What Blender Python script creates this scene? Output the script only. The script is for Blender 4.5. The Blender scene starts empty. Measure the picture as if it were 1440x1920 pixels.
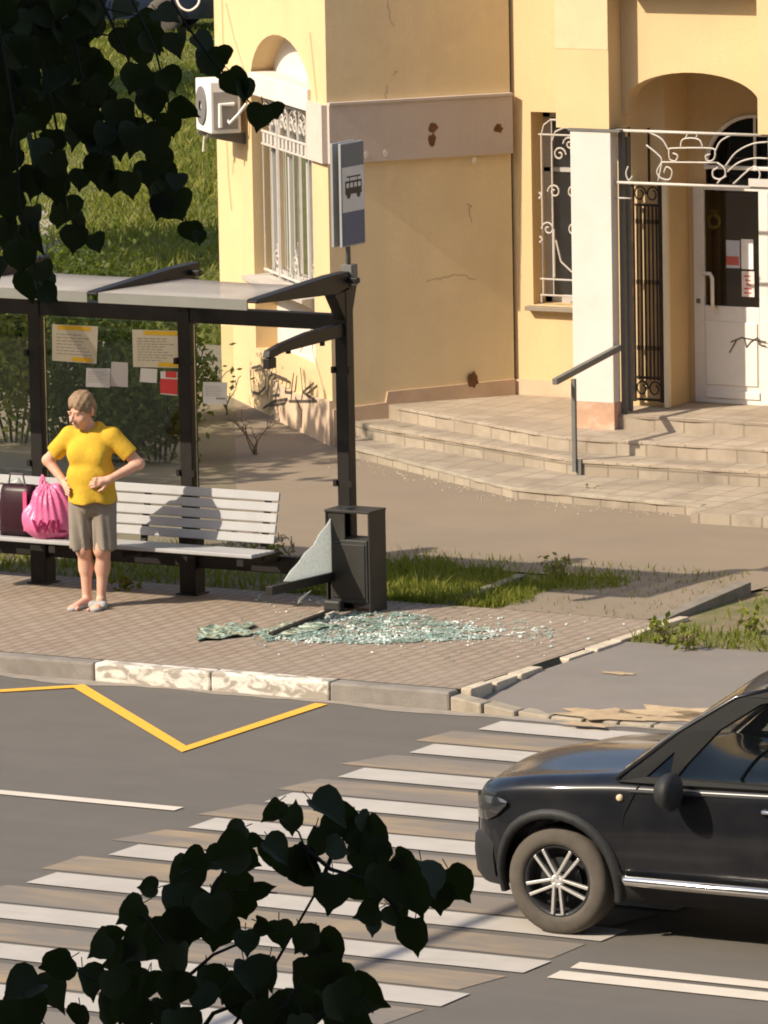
import bpy, bmesh, math, random
import numpy as np
from mathutils import Vector, Matrix
from mathutils.geometry import tessellate_polygon
rng = random.Random(7)
nrng = np.random.default_rng(7)
S = bpy.context.scene
COL = S.collection

# ------------------------------------------------------------------ camera
CAM = np.array([23.4753480, -42.3872255, 8.79782778])
YAW, PIT, ROL = -0.525371508, 0.148999332, 0.0185402615
FPX = math.exp(9.44642815)          # focal length in pixels of a 1440 px wide frame
FW = np.array([math.sin(YAW)*math.cos(PIT), math.cos(YAW)*math.cos(PIT), -math.sin(PIT)])
_r = np.cross(FW, [0, 0, 1.0]); _r /= np.linalg.norm(_r); _u = np.cross(_r, FW)
RT = _r*math.cos(ROL) - _u*math.sin(ROL)
UP = _u*math.cos(ROL) + _r*math.sin(ROL)
def ray(px, py): return FW + RT*(px-720)/FPX - UP*(py-960)/FPX
def at(px, py, Z=None, Y=None, X=None, D=None):
    """the point of the place seen at a photo pixel, on a plane Z=, Y=, X= or at depth D"""
    d = ray(px, py)
    if D is not None: return CAM + d*D
    i, v = (2, Z) if Z is not None else ((1, Y) if Y is not None else (0, X))
    return CAM + d*((v-CAM[i])/d[i])
def on(px, py, o, t, n):
    """(s, z) of a photo pixel on the vertical plane through o with direction t and normal n"""
    d = ray(px, py); P = CAM + d*(np.dot(o-CAM, n)/np.dot(d, n))
    return float(np.dot(P-o, t)), float(P[2])

cd = bpy.data.cameras.new('camera'); cam = bpy.data.objects.new('camera', cd); COL.objects.link(cam)
cd.sensor_fit = 'HORIZONTAL'; cd.sensor_width = 36; cd.lens = FPX/1440*36
cd.clip_start = 0.5; cd.clip_end = 2000
M = Matrix((RT, UP, -FW)).transposed().to_4x4(); M.translation = Vector(CAM); cam.matrix_world = M
S.camera = cam

# ------------------------------------------------------------------ light
SUN_AZ = math.atan2(0.72, 1.0)      # the light travels this far from +Y towards +X
SUN_EL = math.radians(38)
L = Vector((math.sin(SUN_AZ)*math.cos(SUN_EL), math.cos(SUN_AZ)*math.cos(SUN_EL), -math.sin(SUN_EL)))
sd = bpy.data.lights.new('sun', 'SUN'); sun = bpy.data.objects.new('sun', sd); COL.objects.link(sun)
sd.energy = 4.2; sd.angle = math.radians(0.5); sd.color = (1.0, 0.885, 0.72)
sun.rotation_euler = L.to_track_quat('-Z', 'Y').to_euler(); sun.location = (0, -30, 60)
W = bpy.data.worlds.new('World'); S.world = W; W.use_nodes = True
nt = W.node_tree; bg = nt.nodes['Background']
sky = nt.nodes.new('ShaderNodeTexSky'); sky.sky_type = 'NISHITA'; sky.sun_disc = False
sky.sun_elevation = SUN_EL; sky.sun_rotation = SUN_AZ + math.pi
sky.air_density = 1.0; sky.dust_density = 2.5
nt.links.new(sky.outputs[0], bg.inputs[0]); bg.inputs[1].default_value = 0.13
S.view_settings.view_transform = 'Standard'; S.view_settings.look = 'None'
S.view_settings.exposure = 0.58; S.view_settings.gamma = 1
S.cycles.use_denoising = True
S.cycles.filter_width = 1.9
S.cycles.max_bounces = 8; S.cycles.transparent_max_bounces = 16

# ------------------------------------------------------------------ materials
def new_mat(name):
    m = bpy.data.materials.new(name); m.use_nodes = True
    return m, m.node_tree, m.node_tree.nodes['Principled BSDF']
def mixc(nt, fac, a, b, mode='MIX'):
    n = nt.nodes.new('ShaderNodeMix'); n.data_type = 'RGBA'; n.blend_type = mode
    for sock, v in ((n.inputs[0], fac), (n.inputs[6], a), (n.inputs[7], b)):
        if isinstance(v, bpy.types.NodeSocket): nt.links.new(v, sock)
        elif isinstance(v, (int, float)): sock.default_value = v
        else: sock.default_value = (*v, 1)
    return n.outputs[2]
def noise(nt, scale, detail=5, rough=.6, stretch=None, coord='pos', dist=0):
    if coord == 'pos': c = nt.nodes.new('ShaderNodeNewGeometry').outputs['Position']
    elif coord == 'uv': c = nt.nodes.new('ShaderNodeTexCoord').outputs['UV']
    else: c = nt.nodes.new('ShaderNodeTexCoord').outputs['Object']
    if stretch:
        mp = nt.nodes.new('ShaderNodeMapping'); nt.links.new(c, mp.inputs[0]); mp.inputs['Scale'].default_value = stretch; c = mp.outputs[0]
    n = nt.nodes.new('ShaderNodeTexNoise'); nt.links.new(c, n.inputs['Vector'])
    n.inputs['Scale'].default_value = scale; n.inputs['Detail'].default_value = detail; n.inputs['Roughness'].default_value = rough
    n.inputs['Distortion'].default_value = dist
    return n.outputs[0]
def ramp(nt, v, a, b):
    r = nt.nodes.new('ShaderNodeMapRange'); nt.links.new(v, r.inputs[0]); r.inputs[1].default_value = a; r.inputs[2].default_value = b
    return r.outputs[0]
def bump(nt, bs, h, strength, dist=.01):
    b = nt.nodes.new('ShaderNodeBump'); b.inputs['Strength'].default_value = strength; b.inputs['Distance'].default_value = dist
    nt.links.new(h, b.inputs['Height']); nt.links.new(b.outputs[0], bs.inputs['Normal'])
def sc(c, k): return tuple(min(1, x*k) for x in c)
def mat(name, col, rough=.8, var=.12, scale=3, stain=None, stain_amt=.5, stain_scale=1.2, stain_lo=.5, stain_hi=.7, metal=0, bmp=0, bscale=60, stretch=None, coat=0, spec=.3, stain_stretch=None, streak=None, grain=None):
    m, nt, bs = new_mat(name)
    n = noise(nt, scale, stretch=stretch)
    c = mixc(nt, ramp(nt, n, .3, .7), sc(col, 1-var), sc(col, 1+var))
    if stain:
        n2 = noise(nt, stain_scale, 6, .65, stain_stretch, dist=.6)
        f = nt.nodes.new('ShaderNodeMath'); f.operation = 'MULTIPLY'; nt.links.new(ramp(nt, n2, stain_lo, stain_hi), f.inputs[0]); f.inputs[1].default_value = stain_amt
        c = mixc(nt, f.outputs[0], c, stain)
    if streak:
        f = nt.nodes.new('ShaderNodeMath'); f.operation = 'MULTIPLY'; nt.links.new(ramp(nt, noise(nt, 1.0, 5, .6, streak[1], dist=.3), .48, .72), f.inputs[0]); f.inputs[1].default_value = streak[2]
        c = mixc(nt, f.outputs[0], c, streak[0])
    if grain: c = mixc(nt, ramp(nt, noise(nt, grain[0], 3, .7), .3, .7), c, sc(col, grain[1]))
    nt.links.new(c, bs.inputs['Base Color'])
    bs.inputs['Roughness'].default_value = rough; bs.inputs['Metallic'].default_value = metal
    bs.inputs['Specular IOR Level'].default_value = spec; bs.inputs['Coat Weight'].default_value = coat
    if bmp: bump(nt, bs, noise(nt, bscale, 4), bmp)
    return m
def brick_mat(name, c1, c2, mortar, bw, bh, msize=.006, swap=False, offset=.5, rough=.85, stain=None, stain_amt=.4, stain_scale=1., bmp=.4):
    m, nt, bs = new_mat(name)
    c = nt.nodes.new('ShaderNodeTexCoord').outputs['UV']
    mp = nt.nodes.new('ShaderNodeMapping'); nt.links.new(c, mp.inputs[0])
    if swap: mp.inputs['Rotation'].default_value = (0, 0, math.pi/2)
    b = nt.nodes.new('ShaderNodeTexBrick'); nt.links.new(mp.outputs[0], b.inputs['Vector'])
    b.offset = offset; b.inputs['Scale'].default_value = 1
    b.inputs['Color1'].default_value = (*c1, 1); b.inputs['Color2'].default_value = (*c2, 1); b.inputs['Mortar'].default_value = (*mortar, 1)
    b.inputs['Brick Width'].default_value = bw; b.inputs['Row Height'].default_value = bh; b.inputs['Mortar Size'].default_value = msize
    b.inputs['Mortar Smooth'].default_value = .3; b.inputs['Bias'].default_value = 0
    c = mixc(nt, ramp(nt, noise(nt, 9), .3, .75), b.outputs[0], (.5, .5, .5), 'OVERLAY')
    if stain:
        f = nt.nodes.new('ShaderNodeMath'); f.operation = 'MULTIPLY'; nt.links.new(ramp(nt, noise(nt, stain_scale, 7, .65), .45, .68), f.inputs[0]); f.inputs[1].default_value = stain_amt
        c = mixc(nt, f.outputs[0], c, stain)
    nt.links.new(c, bs.inputs['Base Color']); bs.inputs['Roughness'].default_value = rough; bs.inputs['Specular IOR Level'].default_value = .25
    inv = nt.nodes.new('ShaderNodeMath'); inv.operation = 'SUBTRACT'; inv.inputs[0].default_value = 1; nt.links.new(b.outputs['Fac'], inv.inputs[1])
    bump(nt, bs, inv.outputs[0], bmp, .006)
    return m
def glass_mat(name, tint=(.8, .85, .82), see=.85, rough=.02, gloss=(.9, .9, .9)):
    m = bpy.data.materials.new(name); m.use_nodes = True; nt = m.node_tree; nt.nodes.clear()
    out = nt.nodes.new('ShaderNodeOutputMaterial'); tr = nt.nodes.new('ShaderNodeBsdfTransparent'); tr.inputs[0].default_value = (*[t*see for t in tint], 1)
    gl = nt.nodes.new('ShaderNodeBsdfGlossy'); gl.inputs['Roughness'].default_value = rough; gl.inputs[0].default_value = (*gloss, 1)
    fr = nt.nodes.new('ShaderNodeFresnel'); fr.inputs[0].default_value = 1.5
    mx = nt.nodes.new('ShaderNodeMixShader'); nt.links.new(fr.outputs[0], mx.inputs[0]); nt.links.new(tr.outputs[0], mx.inputs[1]); nt.links.new(gl.outputs[0], mx.inputs[2])
    nt.links.new(mx.outputs[0], out.inputs[0]); return m

# ------------------------------------------------------------------ mesh building
def tag(o, label=None, cat=None, group=None, kind=None):
    for k, v in (('label', label), ('category', cat), ('group', group), ('kind', kind)):
        if v: o[k] = v
    return o
def empty(name, loc, label, cat, group=None, rz=0):
    o = bpy.data.objects.new(name, None); COL.objects.link(o); o.location = Vector([float(x) for x in loc]); o.rotation_euler = (0, 0, rz); o.empty_display_size = .1
    return tag(o, label, cat, group)
V3 = lambda p: Vector((float(p[0]), float(p[1]), float(p[2])))
class MB:
    def __init__(s): s.v = []; s.f = []; s.m = []
    def face(s, pts, m=0):
        i = len(s.v); s.v += [V3(p) for p in pts]; s.f.append(tuple(range(i, i+len(pts)))); s.m.append(m); return s
    def box(s, lo, hi, m=0, R=None, c=None):
        lo, hi = V3(lo), V3(hi)
        P = [Vector((x, y, z)) for z in (lo.z, hi.z) for y in (lo.y, hi.y) for x in (lo.x, hi.x)]
        if R is not None:
            c = V3(c) if c is not None else (lo+hi)/2
            P = [c + R @ (p-c) for p in P]
        i = len(s.v); s.v += P
        for f in ((0, 2, 3, 1), (4, 5, 7, 6), (0, 1, 5, 4), (2, 6, 7, 3), (0, 4, 6, 2), (1, 3, 7, 5)):
            s.f.append(tuple(i+k for k in f)); s.m.append(m)
        return s
    def prism(s, pts, ext, m=0):
        n = len(pts); i = len(s.v); e = V3(ext); P = [V3(p) for p in pts]; s.v += P + [p+e for p in P]
        for k in range(n): s.f.append((i+k, i+(k+1) % n, i+n+(k+1) % n, i+n+k)); s.m.append(m)
        for t in tessellate_polygon([P]):
            s.f.append(tuple(i+k for k in t)); s.m.append(m); s.f.append(tuple(i+n+k for k in reversed(t))); s.m.append(m)
        return s
    def beam(s, a, b, w, h, m=0, up=(0, 0, 1), w2=None, h2=None):
        a, b = V3(a), V3(b); d = (b-a).normalized(); x = d.cross(V3(up)).normalized(); y = x.cross(d).normalized()
        w2 = w if w2 is None else w2; h2 = h if h2 is None else h2
        P = [a+x*sx*w/2+y*sy*h/2 for sx, sy in ((-1, -1), (1, -1), (1, 1), (-1, 1))] + [b+x*sx*w2/2+y*sy*h2/2 for sx, sy in ((-1, -1), (1, -1), (1, 1), (-1, 1))]
        i = len(s.v); s.v += P
        for f in ((3, 2, 1, 0), (4, 5, 6, 7), (0, 1, 5, 4), (1, 2, 6, 5), (2, 3, 7, 6), (3, 0, 4, 7)): s.f.append(tuple(i+k for k in f)); s.m.append(m)
        return s
    def tube(s, path, r, n=6, m=0, caps=True):
        path = [V3(p) for p in path]; rs = r if isinstance(r, (list, tuple)) else [r]*len(path)
        i0 = len(s.v); x = None
        for k, p in enumerate(path):
            d = (path[min(k+1, len(path)-1)]-path[max(k-1, 0)])
            d = d.normalized() if d.length > 1e-9 else Vector((0, 0, 1))
            if x is None: x = d.orthogonal().normalized()
            else:
                x = (x-d*x.dot(d)); x = x.normalized() if x.length > 1e-6 else d.orthogonal().normalized()
            y = d.cross(x)
            for j in range(n):
                a = 2*math.pi*j/n; s.v.append(p+(x*math.cos(a)+y*math.sin(a))*rs[k])
        for k in range(len(path)-1):
            for j in range(n):
                a, b = i0+k*n+j, i0+k*n+(j+1) % n; s.f.append((a, b, b+n, a+n)); s.m.append(m)
        if caps:
            s.f.append(tuple(i0+j for j in reversed(range(n)))); s.m.append(m)
            e = i0+(len(path)-1)*n; s.f.append(tuple(e+j for j in range(n))); s.m.append(m)
        return s
    def lathe(s, c, ax, prof, n=32, m=0, cap=False):
        c, ax = V3(c), V3(ax).normalized(); x = ax.orthogonal().normalized(); y = ax.cross(x); i0 = len(s.v)
        for (r, h) in prof:
            for j in range(n):
                a = 2*math.pi*j/n; s.v.append(c+ax*h+(x*math.cos(a)+y*math.sin(a))*r)
        for k in range(len(prof)-1):
            for j in range(n):
                a, b = i0+k*n+j, i0+k*n+(j+1) % n; s.f.append((a, b, b+n, a+n)); s.m.append(m)
        if cap:
            s.f.append(tuple(i0+j for j in reversed(range(n)))); s.m.append(m); e = i0+(len(prof)-1)*n; s.f.append(tuple(e+j for j in range(n))); s.m.append(m)
        return s
    def grid(s, rows, m=0, wrap=False):
        i0 = len(s.v); w = len(rows[0])
        for r in rows: s.v += [V3(p) for p in r]
        for a in range(len(rows)-1):
            for b in range(w if wrap else w-1):
                c = (b+1) % w; s.f.append((i0+a*w+b, i0+a*w+c, i0+(a+1)*w+c, i0+(a+1)*w+b)); s.m.append(m)
        return s
    def poly(s, outer, holes, fn, m=0):
        """flat outline with holes, given in 2-D and laid out by fn(a, b)"""
        loops = [[Vector((a, b, 0)) for a, b in outer]] + [[Vector((a, b, 0)) for a, b in h] for h in holes]
        flat = [p for l in loops for p in l]; i0 = len(s.v); s.v += [V3(fn(p.x, p.y)) for p in flat]
        for t in tessellate_polygon(loops): s.f.append(tuple(i0+k for k in t)); s.m.append(m)
        return s
    def build(s, name, mats, parent=None, smooth=False, bevel=0, local=False, fix=True):
        me = bpy.data.meshes.new(name)
        off = Vector((0, 0, 0)) if (parent is None or local) else _wloc(parent)
        me.from_pydata([tuple(v-off) for v in s.v], [], s.f)
        mats = mats if isinstance(mats, (list, tuple)) else [mats]
        for mm in mats: me.materials.append(mm)
        if any(s.m): me.polygons.foreach_set('material_index', s.m)
        me.validate(); me.update()
        if fix:
            bm = bmesh.new(); bm.from_mesh(me); bmesh.ops.remove_doubles(bm, verts=bm.verts, dist=1e-5); bmesh.ops.recalc_face_normals(bm, faces=bm.faces); bm.to_mesh(me); bm.free()
        uv = me.uv_layers.new(name='UVMap')
        for p in me.polygons:
            n = p.normal
            for li in p.loop_indices:
                co = me.vertices[me.loops[li].vertex_index].co + off
                if abs(n.z) > .6: uv.data[li].uv = (co.x, co.y)
                else:
                    h = math.hypot(n.x, n.y) or 1; uv.data[li].uv = (co.x*(-n.y/h)+co.y*(n.x/h), co.z)
        if smooth: me.polygons.foreach_set('use_smooth', [True]*len(me.polygons))
        o = bpy.data.objects.new(name, me); COL.objects.link(o)
        if parent is not None: o.parent = parent
        if bevel:
            b = o.modifiers.new('bevel', 'BEVEL'); b.width = bevel; b.segments = 2; b.limit_method = 'ANGLE'
        return o
def _wloc(o):
    v = Vector((0, 0, 0))
    while o is not None: v = v + o.location; o = o.parent
    return v
def struct(o): return tag(o, kind='structure')
def copy_tree(o, parent=None):
    c = o.copy(); COL.objects.link(c)
    if parent: c.parent = parent
    for ch in list(o.children): copy_tree(ch, c)
    return c
def text_mesh(txt, size, ext=.002):
    cu = bpy.data.curves.new('lettering', 'FONT'); cu.body = txt; cu.size = size; cu.extrude = ext; cu.align_x = 'CENTER'; cu.align_y = 'CENTER'; cu.resolution_u = 3
    ob = bpy.data.objects.new('lettering', cu); COL.objects.link(ob)
    dg = bpy.context.evaluated_depsgraph_get(); me = bpy.data.meshes.new_from_object(ob.evaluated_get(dg)); bpy.data.objects.remove(ob); return me

# ------------------------------------------------------------------ smooth bodies: distance fields and surface nets
def smin(a, b, k):
    h = np.clip(.5+.5*(b-a)/k, 0, 1); return b*(1-h)+a*h - k*h*(1-h)
class Field:
    def __init__(s, lo, hi, vox):
        s.lo = np.array(lo, float); s.vox = vox; s.n = np.ceil((np.array(hi)-lo)/vox).astype(int)+1
        ax = [s.lo[i]+np.arange(s.n[i])*vox for i in range(3)]
        s.ax = ax; s.d = np.full(s.n, 1.0, np.float32)
    def _sub(s, lo, hi, pad):
        i0 = np.maximum(np.floor((np.array(lo)-pad-s.lo)/s.vox).astype(int), 0); i1 = np.minimum(np.ceil((np.array(hi)+pad-s.lo)/s.vox).astype(int)+1, s.n)
        sl = tuple(slice(a, max(a, b)) for a, b in zip(i0, i1))
        return sl, np.meshgrid(*[s.ax[i][sl[i]] for i in range(3)], indexing='ij')
    def add(s, fn, lo, hi, k=.02, pad=.08, sub=False):
        sl, (X, Y, Z) = s._sub(lo, hi, pad); v = fn(X, Y, Z)
        s.d[sl] = -smin(-s.d[sl], v, k) if sub else smin(s.d[sl], v, k)
        return s
    def cap(s, a, b, ra, rb, k=.02, sub=False):
        a, b = np.array(a, float), np.array(b, float); ba = b-a; L2 = ba@ba
        def fn(X, Y, Z):
            t = np.clip(((X-a[0])*ba[0]+(Y-a[1])*ba[1]+(Z-a[2])*ba[2])/max(L2, 1e-9), 0, 1)
            return np.sqrt((X-a[0]-t*ba[0])**2+(Y-a[1]-t*ba[1])**2+(Z-a[2]-t*ba[2])**2)-(ra+(rb-ra)*t)
        r = max(ra, rb); return s.add(fn, np.minimum(a, b)-r, np.maximum(a, b)+r, k, max(.03, k*2), sub)
    def ell(s, c, r, k=.02, sub=False):
        c, r = np.array(c, float), np.array(r, float)
        def fn(X, Y, Z):
            q = np.sqrt(((X-c[0])/r[0])**2+((Y-c[1])/r[1])**2+((Z-c[2])/r[2])**2); return (q-1)*r.min()
        return s.add(fn, c-r, c+r, k, max(.03, k*2), sub)
    def clip(s, fn):
        X, Y, Z = np.meshgrid(*s.ax, indexing='ij'); s.d = np.maximum(s.d, fn(X, Y, Z)).astype(np.float32); return s
    def warp(s, fn):
        X, Y, Z = np.meshgrid(*s.ax, indexing='ij'); s.d = (s.d+fn(X, Y, Z)).astype(np.float32); return s
    def mesh(s, name, m, parent=None, smooth=True):
        d = s.d; neg = d < 0
        occ = np.zeros(np.array(d.shape)-1, np.int8); cnt = np.zeros(occ.shape, np.float32); acc = np.zeros(occ.shape+(3,), np.float32)
        sh = [slice(0, -1), slice(1, None)]
        C = {(i, j, k): d[sh[i], sh[j], sh[k]] for i in (0, 1) for j in (0, 1) for k in (0, 1)}
        for axis in range(3):
            for u in (0, 1):
                for w in (0, 1):
                    lo = [0, 0, 0]; o = [q for q in range(3) if q != axis]; lo[o[0]] = u; lo[o[1]] = w; hi = list(lo); hi[axis] = 1
                    A, B = C[tuple(lo)], C[tuple(hi)]; cr = (A < 0) != (B < 0)
                    t = np.where(cr, A/np.where(cr, A-B, 1), 0)
                    cnt += cr; acc[..., axis] += np.where(cr, t, 0); acc[..., o[0]] += cr*u; acc[..., o[1]] += cr*w
        act = cnt > 0; idx = np.full(occ.shape, -1, np.int64); idx[act] = np.arange(act.sum())
        ijk = np.argwhere(act); P = s.lo+(ijk+acc[act]/cnt[act][:, None])*s.vox
        F = []
        for axis in range(3):
            a = [slice(None)]*3; b = [slice(None)]*3; a[axis] = slice(0, -1); b[axis] = slice(1, None)
            e = neg[tuple(a)] != neg[tuple(b)]; q = np.argwhere(e); o = [w for w in range(3) if w != axis]
            ok = (q[:, o[0]] > 0) & (q[:, o[1]] > 0) & (q[:, o[0]] < d.shape[o[0]]-1) & (q[:, o[1]] < d.shape[o[1]]-1); q = q[ok]
            def I(du, dw):
                r = q.copy(); r[:, o[0]] += du; r[:, o[1]] += dw; return idx[r[:, 0], r[:, 1], r[:, 2]]
            F.append(np.stack([I(-1, -1), I(0, -1), I(0, 0), I(-1, 0)], 1))
        F = np.concatenate(F); me = bpy.data.meshes.new(name); me.from_pydata(P.tolist(), [], F.tolist()); me.materials.append(m); me.validate(); me.update()
        bm = bmesh.new(); bm.from_mesh(me); bmesh.ops.recalc_face_normals(bm, faces=bm.faces)
        bmesh.ops.smooth_vert(bm, verts=bm.verts, factor=.4, use_axis_x=True, use_axis_y=True, use_axis_z=True); bm.to_mesh(me); bm.free()
        me.polygons.foreach_set('use_smooth', [smooth]*len(me.polygons))
        o = bpy.data.objects.new(name, me); COL.objects.link(o)
        if parent is not None: o.parent = parent
        return o
# ------------------------------------------------------------------ ground, road, pavement
G = .14
m_asph = mat('asphalt', (.145, .129, .110), .85, .10, 2.2, stain=(.105, .094, .082), stain_amt=.6, stain_scale=.5, stretch=None, bmp=.35, bscale=140, stain_stretch=(.2, 1.7, 1), streak=((.19, .165, .14), (.08, 2.4, 1), .5), grain=(160, .8))
m_plaza = mat('dusty asphalt', (.25, .198, .14), .9, .10, 1.3, stain=(.30, .24, .172), stain_amt=.6, stain_scale=.7, bmp=.35, bscale=120, streak=((.17, .145, .12), (.3, .9, 1), .55), grain=(130, .85))
m_ramp = mat('ramp asphalt', (.215, .19, .165), .9, .1, 1.8, stain=(.30, .25, .19), stain_amt=.5, stain_scale=1.1, bmp=.35, bscale=120, streak=((.15, .13, .11), (.5, 1.2, 1), .5), grain=(130, .85))
m_soil = mat('dry soil', (.20, .155, .095), .95, .22, 4, stain=(.10, .115, .03), stain_amt=.8, stain_scale=1.5, stain_lo=.42, stain_hi=.6, bmp=.6, bscale=25)
m_lawn = mat('lawn soil', (.10, .105, .022), .95, .25, 1.2, stain=(.14, .12, .04), stain_amt=.6, stain_scale=.4, bmp=.5, bscale=12)
m_pave = brick_mat('red grey pavers', (.265, .20, .152), (.305, .24, .182), (.16, .13, .095), .2, .1, .009, swap=True, stain=(.30, .25, .19), stain_amt=.55, stain_scale=.9, bmp=.6)
m_kerb = mat('concrete kerb', (.235, .21, .18), .85, .15, 5, stain=(.15, .13, .11), stain_amt=.6, stain_scale=2.2, bmp=.4, bscale=60)
m_kerbw = mat('flaking white paint', (.66, .61, .53), .8, .08, 6, stain=(.29, .25, .20), stain_amt=.9, stain_scale=9, stain_lo=.46, stain_hi=.56, stain_stretch=(.6, 1, 1.3), bmp=.3, bscale=50)
m_conc = mat('worn concrete', (.34, .29, .22), .9, .18, 4, stain=(.2, .165, .12), stain_amt=.6, stain_scale=2.5, bmp=.5, bscale=40)
m_white = mat('road paint', (.44, .40, .35), .7, .07, 3, stain=(.27, .235, .20), stain_amt=.5, stain_scale=3, stain_lo=.56, stain_hi=.75, stain_stretch=(.4, 1.5, 1))
m_tan = mat('worn yellow paint', (.34, .25, .15), .8, .08, 2, stain=(.19, .165, .14), stain_amt=.95, stain_scale=1.1, stain_lo=.34, stain_hi=.54, stain_stretch=(.35, 1.2, 1))
m_yel = mat('yellow road paint', (.80, .42, .045), .65, .05, 3, stain=(.55, .33, .10), stain_amt=.4, stain_scale=6)

def sheet(name, pts, z, m, th=None):
    b = MB(); b.face([(x, y, z) for x, y in pts], 0); o = b.build(name, m, fix=False)
    if o.data.polygons[0].normal.z < 0: o.data.flip_normals()
    return struct(o)
R0 = -11.6
sheet('ground', [(-400, 2.5), (400, 2.5), (400, 600), (-400, 600)], .115, m_soil)
sheet('far_ground', [(-400, -200), (400, -200), (400, R0-.15), (-400, R0-.15)], .1, m_soil)
sheet('road', [(-300, R0), (300, R0), (300, .02), (-300, .02)], 0, m_asph)
mb = MB(); mb.box((-300, R0-.15, -.2), (300, R0, .12)); struct(mb.build('far_kerb', m_kerb))

# kerb stones one metre long, two of them painted white; then a worn dropped kerb at the crossing
KX = -.57
mb = MB(); mw = MB()
x = -3.655
for k in range(2): mw.box((x+k*1.03+.004, 0, -.1), (x+(k+1)*1.03-.004, .15, .142+.003*k))
struct(mw.build('kerb_painted', m_kerbw, bevel=.018))
x0 = -3.655
for k in range(14): mb.box((x0-(k+1)*1.03+.004, .002*(k % 3), -.1), (x0-k*1.03-.004, .15, .14-.004*(k % 2)))
xa = -3.655+2.06; mb.box((xa+.004, .002, -.1), (xa+1.02, .15, .14))
struct(mb.build('kerb', m_kerb, bevel=.02))
mb = MB()                                    # the kerb drops towards the crossing and crumbles
prev = None
for k in range(7):
    a = xa+1.03+k*.28; h0 = .13-.085*min(1, k/2.5); h1 = .13-.085*min(1, (k+1)/2.5); j = rng.uniform(-.012, .012)
    mb.prism([(a, .0+j, -.1), (a+.27, .0+j-.02, -.1), (a+.27, j-.02, h1-.02), (a, j, h0-.02)], (0, .16, 0)); 
for k in range(14):
    a = xa+1.03+7*.28+k*.9; j = rng.uniform(-.02, .01); mb.box((a, j-.03, -.1), (a+.88, j+.1, .035+rng.uniform(-.008, .008)))
struct(mb.build('dropped_kerb', m_conc, bevel=.015))

# pavement of small pavers with a broken concrete edge on its right side
PB = 3.42
sheet('pavement', [(-300, .15), (KX, .15), (KX, PB), (-300, PB)], G, m_pave)
mb = MB(); y = .16
for k in range(9):
    l = rng.uniform(.3, .42); h = G+rng.uniform(-.012, .012); w = rng.uniform(.07, .13)
    if k not in (3,): mb.prism([(KX+.002, y, -.1), (KX+w, y+rng.uniform(-.02, .02), -.1), (KX+w*rng.uniform(.8, 1.1), y+l, -.1), (KX+.002, y+l, -.1)], (0, 0, h+.1))
    y += l+.012
struct(mb.build('pavement_edge', mat('pale concrete edging', (.52, .44, .33), .9, .15, 6, stain=(.28, .23, .17), stain_amt=.7, stain_scale=4, bmp=.5), bevel=.012))
# asphalt ramp up from the crossing
mb = MB(); xs = (KX+.1, 14.)
mb.grid([[(xs[0], .08, .03), (xs[1], .08, .03)], [(xs[0], .5, .07), (xs[1], .5, .07)], [(xs[0], 1.1, .112), (xs[1], 1.1, .115)], [(xs[0]+.02, 2.55, .125), (xs[1], 2.55, .125)]])
o = struct(mb.build('ramp', m_ramp, fix=False)); 
mb = MB()                                     # sand washed onto the ramp
for (px, py, rx, ry) in ((1130, 1335, .35, .16), (1270, 1338, .42, .2), (1100, 1352, .2, .07), (1350, 1345, .4, .15), (1160, 1277, .14, .05)):
    c = at(px, py, Z=.06); pts = []
    for a in range(16):
        r = 1+.3*math.sin(a*2.3+px); pts.append((c[0]+rx*r*math.cos(a/16*2*math.pi), c[1]+ry*r*math.sin(a/16*2*math.pi)))
    def zz(y): return np.interp(y, [.08, .5, 1.1, 2.55], [.03, .07, .113, .125])+.006
    mb.face([(x, y, zz(y)) for x, y in pts])
struct(mb.build('sand', mat('pale sand', (.42, .31, .19), .95, .2, 7, bmp=.5, bscale=80), fix=False))

# plaza in front of the building and the path to it
sheet('plaza', [(-60, 5.15), (60, 5.15), (60, 17), (-60, 17)], .13, m_plaza)
sheet('lawn', [(-200, 17), (200, 17), (200, 300), (-200, 300)], .121, m_lawn)
mb = MB(); mb.face([(-2.05, 3.44, .138), (-.75, 3.44, .138), (-.7, 4.3, .139), (-.6, 5.4, .136), (-2.0, 5.3, .136), (-2.15, 4.4, .139)])
o = struct(mb.build('footpath', m_plaza, fix=False)); 
# lawn path far left
a, b, c2, d2 = at(70, 380, Z=.13), at(110, 380, Z=.13), at(125, 475, Z=.13), at(70, 475, Z=.13)
mb = MB(); mb.face([(p[0], p[1], .128) for p in (a, b, at(95, 430, Z=.13), c2, d2, at(72, 430, Z=.13))])
struct(mb.build('lawn_path', m_conc, fix=False))

# markings
u = FPX
P_, WD, D0, LZ, YW = .99716, .3717, .2342, 4.2034, -4.048
mw = MB(); mt = MB()
for k in range(11):
    y1 = -D0-k*P_; y0 = y1-WD; e = lambda: rng.uniform(-.02, .02)
    if y0 < R0+.3: break
    n = 8; top = [(LZ*i/n, y1+e()*.4) for i in range(n+1)]; bot = [(LZ*i/n, y0+e()*.4) for i in range(n+1)]
    mw.face([(x+e()*(.5 if i in (0, n) else 0), y, .008) for i, (x, y) in enumerate(top)] + [(x, y, .008) for x, y in reversed(bot)])
    mt.face([(-.12+e()*3, y0-.10, .004), (LZ-.05, y0-.10, .004), (LZ-.1+e()*3, y0-.56, .004), (-.2+e()*3, y0-.56, .004)])
struct(mw.build('crossing_marking', m_white, fix=False)); struct(mt.build('crossing_marking', m_tan, fix=False))
mb = MB(); xe = at(343, 1516, Z=0)[0]
mb.face([(-60, YW+.055, .008), (xe, YW+.055, .008), (xe, YW-.075, .008), (-60, YW-.075, .008)])
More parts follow.
